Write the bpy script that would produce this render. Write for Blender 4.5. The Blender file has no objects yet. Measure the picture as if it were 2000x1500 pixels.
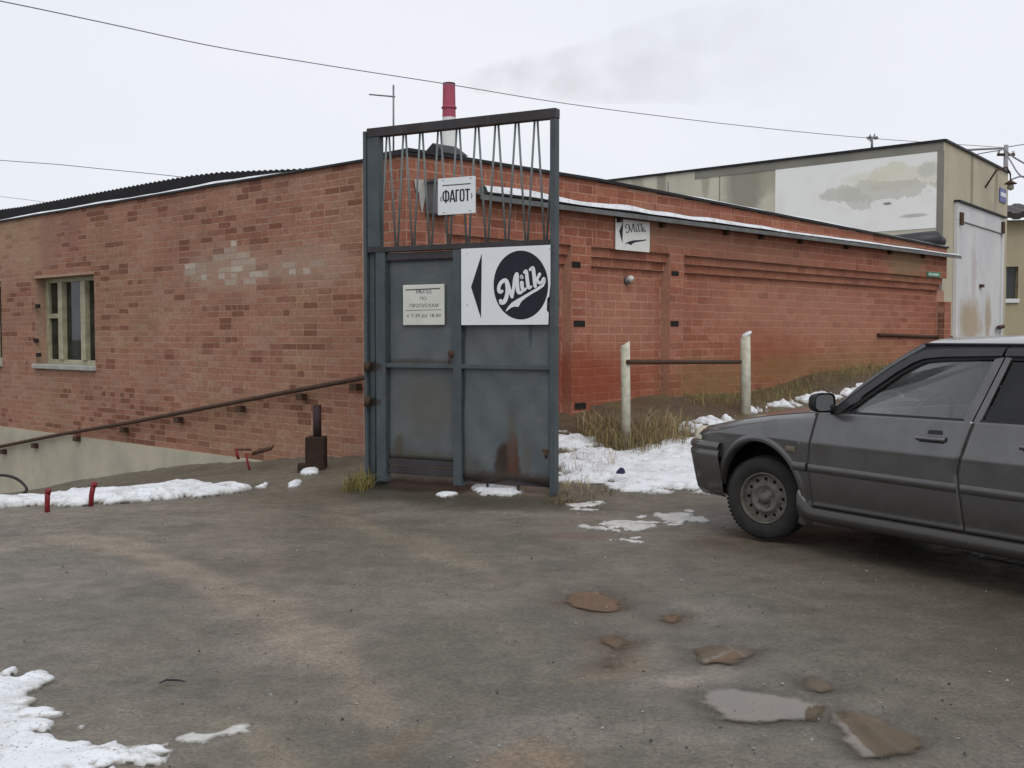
import bpy, bmesh, math, random
import numpy as np
from mathutils import Vector, Matrix

# ------------------------------------------------------------------ camera, sky, sun, exposure
S = bpy.context.scene
COL = S.collection
rnd = random.Random(7)
FPX, H = 2150.0, 1.42                      # focal length in photo pixels, lens height
TH = math.atan(94 / FPX)
cam = bpy.data.cameras.new("camera")
cam.sensor_width = 36; cam.lens = FPX / 2000 * 36; cam.clip_end = 3000; cam.clip_start = 0.05
camo = bpy.data.objects.new("camera", cam); COL.objects.link(camo)
camo.location = (0, 0, H); camo.rotation_euler = (math.pi / 2 - TH, 0, 0)
S.camera = camo

W = bpy.data.worlds.new("World"); S.world = W; W.use_nodes = True
wn, wl = W.node_tree.nodes, W.node_tree.links
wn.clear()
SUN_EL, SUN_AZ = math.radians(52), math.radians(165)   # azimuth clockwise from +Y
wo = wn.new('ShaderNodeOutputWorld'); bg = wn.new('ShaderNodeBackground')
sky = wn.new('ShaderNodeTexSky'); sky.sky_type = 'NISHITA'; sky.sun_disc = False
sky.sun_elevation = SUN_EL; sky.sun_rotation = SUN_AZ
hs = wn.new('ShaderNodeHueSaturation'); hs.inputs['Saturation'].default_value = 0.25
tc = wn.new('ShaderNodeTexCoord'); mp = wn.new('ShaderNodeMapping'); mp.inputs['Scale'].default_value = (1, 1, 2.2)
nz = wn.new('ShaderNodeTexNoise'); nz.inputs['Scale'].default_value = 1.6; nz.inputs['Detail'].default_value = 4
cr = wn.new('ShaderNodeValToRGB')
cr.color_ramp.elements[0].position = 0.3; cr.color_ramp.elements[0].color = (8.0, 8.45, 9.25, 1)
cr.color_ramp.elements[1].position = 0.72; cr.color_ramp.elements[1].color = (9.0, 9.2, 9.8, 1)
mx = wn.new('ShaderNodeMix'); mx.data_type = 'RGBA'; mx.inputs[0].default_value = 0.93
wl.new(tc.outputs['Generated'], mp.inputs[0]); wl.new(mp.outputs[0], nz.inputs['Vector'])
wl.new(nz.outputs['Fac'], cr.inputs[0]); wl.new(sky.outputs[0], hs.inputs['Color'])
wl.new(hs.outputs[0], mx.inputs[6]); wl.new(cr.outputs[0], mx.inputs[7])
wl.new(mx.outputs[2], bg.inputs[0]); bg.inputs[1].default_value = 0.1
wl.new(bg.outputs[0], wo.inputs[0])

sl = bpy.data.lights.new("sun", 'SUN'); sl.energy = 1.3; sl.angle = math.radians(40); sl.color = (1, .97, .92)
so = bpy.data.objects.new("sun", sl); COL.objects.link(so)
sd = Vector((math.sin(SUN_AZ) * math.cos(SUN_EL), math.cos(SUN_AZ) * math.cos(SUN_EL), math.sin(SUN_EL)))
so.rotation_euler = sd.to_track_quat('Z', 'Y').to_euler(); so.location = (0, 0, 30)
vs = S.view_settings
vs.view_transform = 'Standard'; vs.look = 'None'; vs.exposure = 0.0; vs.gamma = 1; vs.use_curve_mapping = False
S.cycles.max_bounces = 8; S.cycles.diffuse_bounces = 3; S.cycles.transparent_max_bounces = 12
S.cycles.volume_bounces = 1; S.cycles.volume_step_rate = 2.0
S.cycles.use_denoising = True

# ------------------------------------------------------------------ projection helpers
def ray(px, py):
    dx = (px - 1000) / FPX; dy = -(py - 750) / FPX
    c, s = math.cos(TH), math.sin(TH)
    return Vector((dx, c + dy * s, -s + dy * c))
def atY(px, py, Y):
    r = ray(px, py); t = Y / r.y
    return Vector((r.x * t, Y, H + r.z * t))
def on_plane(px, py, P, d):                # vertical plane through P along unit dir d -> (distance along d, z)
    r = ray(px, py)
    det = -r[0] * d[1] + d[0] * r[1]
    t = (-P[0] * d[1] + d[0] * P[1]) / det
    return ((r[0] * t - P[0]) * d[0] + (r[1] * t - P[1]) * d[1], H + r[2] * t)
def to_px(p):
    c, s = math.cos(TH), math.sin(TH)
    y, z = p[1], p[2] - H
    dep = y * c - z * s; up = y * s + z * c
    return (1000 + FPX * p[0] / dep, 750 - FPX * up / dep, dep)
def frame(o, ex, ey):
    o, ex, ey = Vector(o), Vector(ex), Vector(ey)
    return lambda a, b, c: o + ex * a + ey * b + Vector((0, 0, c))

# ------------------------------------------------------------------ mesh builder
class MB:
    def __init__(s): s.v, s.f, s.c = [], [], []; s.smooth = []
    def add(s, vs, fs, col=None, smooth=False):
        b = len(s.v); s.v += [tuple(p) for p in vs]
        for f in fs: s.f.append([b + i for i in f]); s.smooth.append(smooth)
        s.c += [col or (1, 1, 1)] * len(vs)
    def box(s, T, a0, a1, b0, b1, c0, c1, col=None, skip=()):
        P = [T(a, b, c) for a in (a0, a1) for b in (b0, b1) for c in (c0, c1)]
        F = {'a0': (0, 1, 3, 2), 'a1': (4, 6, 7, 5), 'b0': (0, 4, 5, 1), 'b1': (2, 3, 7, 6), 'c0': (0, 2, 6, 4), 'c1': (1, 5, 7, 3)}
        s.add(P, [f for k, f in F.items() if k not in skip], col)
    def quad(s, a, b, c, d, col=None): s.add([a, b, c, d], [(0, 1, 2, 3)], col)
    def tube(s, pts, r, n=8, caps=True, col=None):
        pts = [Vector(p) for p in pts]; R = r if isinstance(r, (list, tuple)) else [r] * len(pts)
        V = []; 
        for i, p in enumerate(pts):
            t = (pts[min(i + 1, len(pts) - 1)] - pts[max(i - 1, 0)]).normalized()
            u = t.orthogonal().normalized() if abs(t.z) > .9 else t.cross(Vector((0, 0, 1))).normalized()
            w = t.cross(u)
            for k in range(n):
                a = 2 * math.pi * k / n; V.append(p + (u * math.cos(a) + w * math.sin(a)) * R[i])
        F = [(i * n + k, i * n + (k + 1) % n, (i + 1) * n + (k + 1) % n, (i + 1) * n + k) for i in range(len(pts) - 1) for k in range(n)]
        s.add(V, F, col, True)
        if caps:
            b = len(s.v) - len(V); s.f.append([b + k for k in range(n)][::-1]); s.f.append([b + (len(pts) - 1) * n + k for k in range(n)]); s.smooth += [False, False]
    def lathe(s, T, prof, n=24, col=None, smooth=True):     # prof = [(radius, along axis c)]; T(x, y, c)
        V = [T(r * math.cos(2 * math.pi * k / n), r * math.sin(2 * math.pi * k / n), c) for r, c in prof for k in range(n)]
        s.add(V, [(i * n + k, i * n + (k + 1) % n, (i + 1) * n + (k + 1) % n, (i + 1) * n + k) for i in range(len(prof) - 1) for k in range(n)], col, smooth)
    def grid(s, P, col=None, smooth=True):                  # P[i][j]
        m, n = len(P), len(P[0])
        s.add([p for row in P for p in row], [(i * n + j, i * n + j + 1, (i + 1) * n + j + 1, (i + 1) * n + j) for i in range(m - 1) for j in range(n - 1)], col, smooth)
    def prism(s, poly, T, d0, d1, col=None):                # poly in (a, c), extruded along b
        n = len(poly)
        V = [T(a, d0, c) for a, c in poly] + [T(a, d1, c) for a, c in poly]
        s.add(V, [tuple(range(n))[::-1], tuple(range(n, 2 * n))] + [(i, (i + 1) % n, n + (i + 1) % n, n + i) for i in range(n)], col)
    def build(s, name, mat, parent=None, recalc=True, bevel=0, attr=False):
        me = bpy.data.meshes.new(name)
        vs = s.v
        if parent is not None:
            Mi = world_m(parent).inverted(); vs = [tuple(Mi @ Vector(p)) for p in vs]
        me.from_pydata(vs, [], s.f)
        me.polygons.foreach_set('use_smooth', s.smooth)
        if attr:
            ca = me.color_attributes.new('Col', 'FLOAT_COLOR', 'POINT')
            ca.data.foreach_set('color', [x for c in s.c for x in (c[0], c[1], c[2], 1)])
        if recalc:
            bm = bmesh.new(); bm.from_mesh(me); bmesh.ops.recalc_face_normals(bm, faces=bm.faces); bm.to_mesh(me); bm.free()
        me.materials.append(mat)
        o = bpy.data.objects.new(name, me); COL.objects.link(o)
        if parent is not None: o.parent = parent
        if bevel:
            b = o.modifiers.new('bevel', 'BEVEL'); b.width = bevel; b.segments = 2; b.limit_method = 'ANGLE'
        return o
WM = {}
def world_m(o):
    m = o.matrix_basis.copy()
    while o.parent is not None:
        o = o.parent; m = o.matrix_basis @ m
    return m
def tag(o, label=None, cat=None, group=None, kind=None):
    if label: o['label'] = label
    if cat: o['category'] = cat
    if group: o['group'] = group
    if kind: o['kind'] = kind
    return o
def thing(name, label, cat, loc=(0, 0, 0), rz=0, group=None):
    o = bpy.data.objects.new(name, None); COL.objects.link(o); o.empty_display_size = .2
    o.location = loc; o.rotation_euler = (0, 0, rz)
    return tag(o, label, cat, group)
IDT = lambda a, b, c: Vector((a, b, c))

# ------------------------------------------------------------------ materials
def nodes(name):
    m = bpy.data.materials.new(name); m.use_nodes = True
    nt = m.node_tree; b = nt.nodes['Principled BSDF']
    return m, nt, b
def N(nt, t, **kw):
    n = nt.nodes.new(t)
    for k, v in kw.items(): setattr(n, k, v)
    return n
def noise(nt, scale, detail=4, rough=.6, vec=None, stretch=None):
    t = N(nt, 'ShaderNodeTexCoord'); v = t.outputs['Object'] if vec is None else vec
    if stretch:
        mp = N(nt, 'ShaderNodeMapping'); mp.inputs['Scale'].default_value = stretch
        nt.links.new(v, mp.inputs[0]); v = mp.outputs[0]
    n = N(nt, 'ShaderNodeTexNoise'); n.inputs['Scale'].default_value = scale; n.inputs['Detail'].default_value = detail; n.inputs['Roughness'].default_value = rough
    nt.links.new(v, n.inputs['Vector'])
    return n.outputs['Fac']
def ramp(nt, fac, p0, p1):
    r = N(nt, 'ShaderNodeMapRange'); r.inputs['From Min'].default_value = p0; r.inputs['From Max'].default_value = p1
    r.interpolation_type = 'SMOOTHSTEP'
    nt.links.new(fac, r.inputs['Value']); return r.outputs[0]
def mixc(nt, fac, a, b, mode='MIX'):
    m = N(nt, 'ShaderNodeMix'); m.data_type = 'RGBA'; m.blend_type = mode
    for sock, v in ((m.inputs[0], fac), (m.inputs[6], a), (m.inputs[7], b)):
        if hasattr(v, 'is_linked'): nt.links.new(v, sock)
        elif isinstance(v, (int, float)): sock.default_value = v
        else: sock.default_value = (*v[:3], 1)
    return m.outputs[2]
def math_(nt, op, a, b=0.0, clamp=False):
    m = N(nt, 'ShaderNodeMath', operation=op, use_clamp=clamp)
    for i, v in enumerate((a, b)):
        if hasattr(v, 'is_linked'): nt.links.new(v, m.inputs[i])
        else: m.inputs[i].default_value = v
    return m.outputs[0]
def bump(nt, b, h, strength=.3, dist=.01):
    n = N(nt, 'ShaderNodeBump'); n.inputs['Strength'].default_value = strength; n.inputs['Distance'].default_value = dist
    nt.links.new(h, n.inputs['Height']); nt.links.new(n.outputs[0], b.inputs['Normal'])
def pos(nt):
    g = N(nt, 'ShaderNodeNewGeometry'); return g.outputs['Position']
def sep(nt, v):
    s = N(nt, 'ShaderNodeSeparateXYZ'); nt.links.new(v, s.inputs[0]); return s.outputs
def blob(nt, c, r, edge=.35, nscale=6, namp=.5):
    """soft irregular stain: 1 inside an ellipsoid at world point c with radii r"""
    p = pos(nt); sub = N(nt, 'ShaderNodeVectorMath', operation='SUBTRACT'); nt.links.new(p, sub.inputs[0]); sub.inputs[1].default_value = c
    dv = N(nt, 'ShaderNodeVectorMath', operation='DIVIDE'); nt.links.new(sub.outputs[0], dv.inputs[0]); dv.inputs[1].default_value = r
    ln = N(nt, 'ShaderNodeVectorMath', operation='LENGTH'); nt.links.new(dv.outputs[0], ln.inputs[0])
    nn = noise(nt, nscale, 5, .65, vec=p)
    d = math_(nt, 'ADD', ln.outputs['Value'], math_(nt, 'MULTIPLY', math_(nt, 'SUBTRACT', nn, .5), namp * 2))
    return math_(nt, 'SUBTRACT', 1.0, ramp(nt, d, 1 - edge, 1 + edge))
def plain(name, col, rough=.7, metal=0, var=.25, vs=8, bmp=.15, bs=60, col2=None, amt=.5, spec=.4, stretch=None):
    m, nt, b = nodes(name)
    n1 = noise(nt, vs, 5, .6, stretch=stretch)
    c2 = col2 or tuple(x * (1 - var) for x in col)
    fac = ramp(nt, n1, .5 - .22 / max(amt, .05) * .5, .5 + .22 / max(amt, .05) * .5)
    nt.links.new(mixc(nt, fac, col, c2), b.inputs['Base Color'])
    b.inputs['Roughness'].default_value = rough; b.inputs['Metallic'].default_value = metal
    b.inputs['Specular IOR Level'].default_value = spec
    if bmp: bump(nt, b, noise(nt, bs, 4, .6), bmp, .004)
    return m

def brick_mat(name, source, right):
    m, nt, b = nodes(name)
    if source == 'attr': a = N(nt, 'ShaderNodeAttribute', attribute_name='Col').outputs['Color']
    else: a = N(nt, 'ShaderNodeObjectInfo').outputs['Color']
    p = pos(nt)
    n1 = noise(nt, 1.1, 4, .6, vec=p); n2 = noise(nt, 26, 4, .7, vec=p); n3 = noise(nt, 4.5, 5, .65, vec=p)
    c = mixc(nt, 1.0, a, mixc(nt, ramp(nt, n1, .3, .7), (.93, .93, .93), (1.06, 1.05, 1.03)), 'MULTIPLY')
    c = mixc(nt, 1.0, c, mixc(nt, ramp(nt, n2, .3, .75), (.80, .79, .78), (1.16, 1.16, 1.18)), 'MULTIPLY')
    # lime bloom smears
    c = mixc(nt, math_(nt, 'MULTIPLY', ramp(nt, n3, .56, .78), .22), c, (.45, .31, .235))
    for s in BLOOMS:
        c = mixc(nt, math_(nt, 'MULTIPLY', blob(nt, *s[0]), s[1]), c, s[2])
    nt.links.new(c, b.inputs['Base Color']); b.inputs['Roughness'].default_value = .85
    b.inputs['Specular IOR Level'].default_value = .25
    bump(nt, b, n2, .35, .006)
    return m

# ------------------------------------------------------------------ numpy noise, terrain
def hsh(xi, yi, seed):
    h = (xi.astype(np.int64) * 374761393 + yi.astype(np.int64) * 668265263 + seed * 974634777) & 0xffffffff
    h = ((h ^ (h >> 13)) * 1274126177) & 0xffffffff
    return ((h ^ (h >> 16)) & 0xffff) / 65535.0
def vnoise(x, y, seed=0):
    xi, yi = np.floor(x), np.floor(y); fx, fy = x - xi, y - yi
    fx = fx * fx * (3 - 2 * fx); fy = fy * fy * (3 - 2 * fy)
    a, b = hsh(xi, yi, seed), hsh(xi + 1, yi, seed); c, d = hsh(xi, yi + 1, seed), hsh(xi + 1, yi + 1, seed)
    return (a * (1 - fx) + b * fx) * (1 - fy) + (c * (1 - fx) + d * fx) * fy
def fbm(x, y, s, oct=4, seed=0):
    x = np.asarray(x, float); y = np.asarray(y, float)
    t = np.zeros_like(x); a, tot = 1., 0.
    for k in range(oct):
        t += a * vnoise(x / s * 2 ** k + 17.3 * k, y / s * 2 ** k - 9.1 * k, seed + k); tot += a; a *= .55
    return t / tot
CTRL = [(-6, -2, 0), (-3, -2, 0), (0, -2, 0), (3, -2, 0), (7, -2, 0), (-6, 2, 0), (0, 2, 0), (5, 2, 0), (-5.5, 5, 0), (-2.5, 5, 0), (0, 5, 0), (2.5, 5, 0), (6, 5, 0),
        (-5, 7.5, 0), (-2.5, 7.5, 0), (0, 7.5, 0), (2, 7.5, 0), (4.5, 7.5, 0), (8, 7.5, 0), (3, 8.8, 0), (5.5, 9.5, .02), (1.2, 9.2, 0), (.4, 9.5, .03), (-1.34, 10.45, .02), (-.5, 10, .02), (1.75, 9.8, .01),
        (1.26, 12.26, .2), (3.05, 14.2, .40), (-1.07, 11.2, .2), (.6, 12.92, .46), (2., 14.36, .62), (4.79, 17.2, .79), (8.27, 20.8, .9), (1.8, 12.7, .35), (2.7, 14.0, .41), (4.5, 16.3, .58),
        (2.5, 11.3, .12), (6, 14, .25), (8, 17, .6), (10, 22, .9), (14, 30, 1.), (0, 40, 1.), (22, 24, 1.),
        (-3.73, 8.87, 0), (-3.49, 9.19, 0), (-2.5, 9.88, 0), (-4.6, 8.7, 0), (-1.55, 11.64, .15), (-2.17, 12.2, .06), (-3.84, 13.76, -.18), (-5.61, 15.39, -.53), (-8.31, 17.87, -1.15), (-10.6, 20, -1.5),
        (-2.03, 11.4, .03), (-5.5, 12, -.42), (-4.3, 12.2, -.28), (-3, 11.7, -.07), (-9, 12, -.9), (-9, 8.5, -.25), (-14, 16, -1.6), (-20, 40, -1.6)]
CT = np.array(CTRL, float)
def _phi(r2): return np.where(r2 > 1e-12, .5 * r2 * np.log(np.maximum(r2, 1e-12)), 0)
_n = len(CT); _K = _phi(((CT[:, None, :2] - CT[None, :, :2]) ** 2).sum(-1)) + np.eye(_n) * .05
_P = np.c_[np.ones(_n), CT[:, :2]]
_sol = np.linalg.solve(np.block([[_K, _P], [_P.T, np.zeros((3, 3))]]), np.r_[CT[:, 2], 0, 0, 0])
def base_h(x, y):
    x = np.asarray(x, float); y = np.asarray(y, float); sh = x.shape; xf, yf = x.ravel(), y.ravel()
    xc, yc = np.clip(xf, -22, 24), np.clip(yf, -4, 42)
    out = np.empty(xf.shape)
    for i in range(0, len(xf), 20000):
        r2 = (xc[i:i + 20000, None] - CT[None, :, 0]) ** 2 + (yc[i:i + 20000, None] - CT[None, :, 1]) ** 2
        out[i:i + 20000] = _phi(r2) @ _sol[:_n] + _sol[_n] + _sol[_n + 1] * xc[i:i + 20000] + _sol[_n + 2] * yc[i:i + 20000]
    return out.reshape(sh)
def gz(x, y): return float(base_h(np.array([x]), np.array([y]))[0])
def hit(px, py):
    """where the view ray of a photo pixel meets the terrain"""
    r = ray(px, py); ts = np.linspace(2.5, 30, 1400)
    h = base_h(r.x * ts, r.y * ts); zz = H + r.z * ts
    k = np.nonzero(zz < h)[0]
    if len(k) == 0: k = [len(ts) - 1]
    t = ts[k[0]]; return (r.x * t, r.y * t)
def sdf(x, y, poly):
    """signed distance to polygon, negative inside"""
    d = np.full(x.shape, 1e9); ins = np.zeros(x.shape, bool); n = len(poly)
    for i in range(n):
        (ax, ay), (bx, by) = poly[i], poly[(i + 1) % n]
        ex, ey = bx - ax, by - ay; L = ex * ex + ey * ey + 1e-12
        t = np.clip(((x - ax) * ex + (y - ay) * ey) / L, 0, 1)
        d = np.minimum(d, np.hypot(x - ax - t * ex, y - ay - t * ey))
        c = ((ay > y) != (by > y)) & (x < ex * (y - ay) / (by - ay + 1e-15) + ax); ins ^= c
    return np.where(ins, -d, d)
def pline(x, y, pts):
    d = np.full(x.shape, 1e9)
    for (ax, ay), (bx, by) in zip(pts[:-1], pts[1:]):
        ex, ey = bx - ax, by - ay; L = ex * ex + ey * ey + 1e-12
        t = np.clip(((x - ax) * ex + (y - ay) * ey) / L, 0, 1)
        d = np.minimum(d, np.hypot(x - ax - t * ex, y - ay - t * ey))
    return d
G = lambda pts: [hit(*p) for p in pts]

# puddles: photo outline -> ground outline
PUDDLES = [
    ('mud', [(1098, 1172), (1112, 1156), (1145, 1150), (1180, 1153), (1206, 1166), (1212, 1186), (1190, 1192), (1150, 1190), (1115, 1182)], 'shallow orange brown puddle in front of the blue grey gate'),
    ('mud', [(1352, 1262), (1380, 1256), (1430, 1254), (1468, 1262), (1462, 1282), (1440, 1296), (1405, 1290), (1375, 1294), (1358, 1284)], 'brown puddle just beyond the largest pale puddle, towards the gate'),
    ('mud', [(1362, 1368), (1388, 1345), (1430, 1341), (1480, 1352), (1525, 1356), (1560, 1360), (1602, 1374), (1596, 1388), (1578, 1397), (1530, 1402), (1500, 1408), (1440, 1406), (1405, 1400), (1382, 1376)], 'largest puddle on the dirt road, pale with sky reflection'),
    ('mud', [(1628, 1388), (1660, 1383), (1720, 1398), (1775, 1424), (1796, 1448), (1770, 1464), (1752, 1466), (1730, 1473), (1690, 1473), (1670, 1456), (1656, 1428), (1640, 1412)], 'long brown puddle with a pale wedge of reflected sky, beside the largest puddle'),
    ('mud', [(1288, 1198), (1310, 1192), (1336, 1198), (1334, 1210), (1310, 1216), (1292, 1210)], 'tiny brown puddle beside the orange brown one'),
    ('mud', [(1562, 1322), (1590, 1316), (1625, 1326), (1632, 1342), (1605, 1348), (1575, 1340)], 'faint brown puddle between the largest pale puddle and the car'),
    ('mud', [(1168, 1240), (1198, 1236), (1224, 1246), (1226, 1262), (1206, 1270), (1196, 1300), (1178, 1296), (1186, 1262)], 'narrow brown wet rut below the orange puddle'),
]
PUD = [(k, G(pl), lab) for k, pl, lab in PUDDLES]
def _lev(i, pl):
    q = np.array(pl); return float(base_h(q[:, 0], q[:, 1]).min()) - .012
PLEV = [_lev(i, pl) for i, (k, pl, lab) in enumerate(PUD)]
def pud_field(x, y, level=False):
    """distance to the nearest puddle outline (negative inside), optionally with that puddle's water level"""
    near = np.full(x.shape, 1.0); lv = np.zeros(x.shape)
    for (k, pl, _), L in zip(PUD, PLEV):
        xs = [p[0] for p in pl]; ys = [p[1] for p in pl]
        mk = (x > min(xs) - .4) & (x < max(xs) + .4) & (y > min(ys) - .4) & (y < max(ys) + .4)
        if mk.any():
            d = sdf(x[mk], y[mk], pl); c = d < near[mk]
            near[mk] = np.where(c, d, near[mk]); lv[mk] = np.where(c, L, lv[mk])
    return (near, lv) if level else near
def ground_h(x, y):
    h = base_h(x, y)
    r = np.hypot(x, y); fade = np.clip(1 - r / 40, 0, 1)
    rough = .018 * (fbm(x, y, 1.3, 3, 3) - .5) + .018 * (fbm(x, y, .28, 4, 11) - .5) + .012 * (fbm(x, y, .09, 3, 23) - .5)
    bank = np.clip((y - 9.6 - .25 * np.abs(x - .5)) / 2, 0, 1)
    rough = rough * (1 + 2.5 * bank)
    e, lv = pud_field(x, y, True)
    e = e + .09 * (fbm(x, y, .16, 5, 41) - .5) + .03 * (fbm(x, y, .04, 2, 47) - .5)
    flat = np.clip((.16 - e) / .16, 0, 1)
    g = h + rough * fade * (1 - .75 * flat); w = np.clip((.104 - e) / .21, 0, 1); w = w * w * (3 - 2 * w)
    return g * (1 - w) + (lv - .022) * w

# ------------------------------------------------------------------ ground
def axis(lo, hi, st, far_lo, far_hi, g=1.16):
    a = list(np.arange(lo, hi + 1e-6, st)); d = st; x = a[-1]
    while x < far_hi: d *= g; x += d; a.append(x)
    d = st; x = a[0]; b = []
    while x > far_lo: d *= g; x -= d; b.append(x)
    return np.array(b[::-1] + a)
gx = axis(-5.2, 5.0, .03, -700, 700); gy = axis(2.9, 12.5, .03, -60, 1500)
XX, YY = np.meshgrid(gx, gy)
ZZ = ground_h(XX, YY)
# plain surface colours of the lot: damp grey grit, pale dried tracks, brown soil of the bank, iron stains, painted shade below the gate
lerp = lambda a, b, t: a + (np.array(b) - a) * t[..., None]
n_big = fbm(XX, YY, 2.2, 4, 5); n_mid = fbm(XX, YY, .55, 4, 9); n_sm = .5 * fbm(XX, YY, .16, 4, 15) + .5 * np.clip((fbm(XX, YY, .34, 5, 19) - .5) * 2.2 + .5, 0, 1)
C = np.empty(XX.shape + (3,)); C[:] = (.125, .112, .094)
sm = lambda t, a, b: np.clip((t - a) / (b - a), 0, 1) ** 2 * (3 - 2 * np.clip((t - a) / (b - a), 0, 1))
C = lerp(C, (.088, .082, .068), sm(n_big, .45, .68) * .8)
C = lerp(C, (.150, .132, .118), sm(n_mid, .55, .75) * .6)
C = lerp(C, (.075, .070, .058), sm(fbm(XX, YY, .35, 4, 77), .58, .72) * .55)
wav = .35 * (fbm(XX, YY, .5, 3, 31) - .5)
for pts, w, a, colr in [
    ([(150, 1045), (300, 1090), (420, 1140), (520, 1190), (620, 1260), (700, 1330), (760, 1400)], .24, .62, (.205, .172, .138)),
    ([(0, 1070), (120, 1050), (220, 1060), (330, 1105)], .2, .5, (.20, .17, .135)),
    ([(660, 1010), (760, 1045), (900, 1090), (1010, 1150)], .2, .5, (.18, .15, .115)),
    ([(960, 1000), (1150, 1010), (1380, 1010)], .22, .45, (.21, .19, .175)),
    ([(760, 1470), (850, 1400), (930, 1380)], .16, .5, (.14, .105, .065)),
    ([(980, 1490), (1040, 1440), (1080, 1480)], .14, .6, (.17, .115, .07)),
    ([(1180, 1250), (1210, 1300), (1130, 1330)], .12, .5, (.16, .12, .075)),
    ([(380, 1400), (470, 1420), (560, 1500)], .16, .5, (.18, .155, .115)),
    ([(1330, 1330), (1380, 1330), (1420, 1310)], .10, .7, (.26, .22, .20)),
    ([(1120, 1048), (1160, 1050)], .16, .6, (.13, .06, .045)),
    ([(1240, 1500), (1150, 1330), (1060, 1200), (960, 1090), (880, 1030)], .16, .38, (.070, .064, .052)), ([(1560, 1500), (1420, 1330), (1270, 1180), (1120, 1080), (1000, 1030)], .16, .38, (.066, .058, .046)),
    ([(420, 1500), (380, 1330), (300, 1210), (180, 1130), (0, 1090)], .18, .35, (.072, .068, .056)),
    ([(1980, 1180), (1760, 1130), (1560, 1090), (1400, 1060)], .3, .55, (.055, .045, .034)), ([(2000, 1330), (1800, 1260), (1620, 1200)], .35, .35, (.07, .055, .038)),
    ([(0, 1010), (200, 1000), (420, 985), (560, 980)], .18, .45, (.17, .15, .125))]:
    d = pline(XX, YY, G(pts)) + wav
    C = lerp(C, colr, a * (1 - sm(d, w * .2, w)) * (.6 + .4 * n_sm))
# brown soil on the bank and along the walls
bk = sm(YY - (10.0 + .10 * np.abs(XX)), .5, 1.6) * (XX > -1.3)
C = lerp(C, (.095, .066, .040), bk * (.55 + .45 * n_mid))
C = lerp(C, (.15, .125, .045), bk * sm(fbm(XX, YY, .6, 3, 61), .5, .64) * .75)
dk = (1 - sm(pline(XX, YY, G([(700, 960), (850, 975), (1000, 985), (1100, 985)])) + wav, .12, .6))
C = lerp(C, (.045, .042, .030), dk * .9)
C = lerp(C, (.016, .014, .011), .92 * (1 - sm(pline(XX, YY, G([(728, 944), (820, 948), (905, 953)])) + .5 * wav, .10, .30)))  # deep shade under the gate leaf, painted into the ground colour
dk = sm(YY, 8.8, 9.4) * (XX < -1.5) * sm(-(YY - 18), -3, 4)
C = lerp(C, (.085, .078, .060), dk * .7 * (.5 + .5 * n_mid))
e = pud_field(XX, YY)
C = lerp(C, (.050, .041, .030), (1 - sm(e + .10 * (n_sm - .5), .0, .17)) * .72)
wetf = np.clip(.45 + .8 * (n_big - .5) + .5 * (n_mid - .5) + .4 * (1 - sm(e, 0, .3)), 0, 1)
wet_right = sm(XX + .25 * (YY - 5), .6, 3.0); C = lerp(C, (.082, .070, .052), .55 * wet_right * (.5 + .5 * n_mid)); C *= (1 - .18 * wet_right)[..., None]
C *= (1.10 * (1 + .34 * (n_sm - .5)))[..., None] * np.array((1.03, 1.0, .94))
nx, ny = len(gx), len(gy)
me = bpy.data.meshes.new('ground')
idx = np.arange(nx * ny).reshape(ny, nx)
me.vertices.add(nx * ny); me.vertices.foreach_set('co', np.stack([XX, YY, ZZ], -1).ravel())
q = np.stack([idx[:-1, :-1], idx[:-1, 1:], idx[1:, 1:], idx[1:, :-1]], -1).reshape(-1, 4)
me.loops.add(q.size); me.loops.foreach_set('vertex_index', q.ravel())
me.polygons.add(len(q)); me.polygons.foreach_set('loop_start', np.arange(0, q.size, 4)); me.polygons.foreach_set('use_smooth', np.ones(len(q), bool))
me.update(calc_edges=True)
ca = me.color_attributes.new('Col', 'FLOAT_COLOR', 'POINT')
ca.data.foreach_set('color', np.concatenate([C, wetf[..., None]], -1).ravel())
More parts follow.
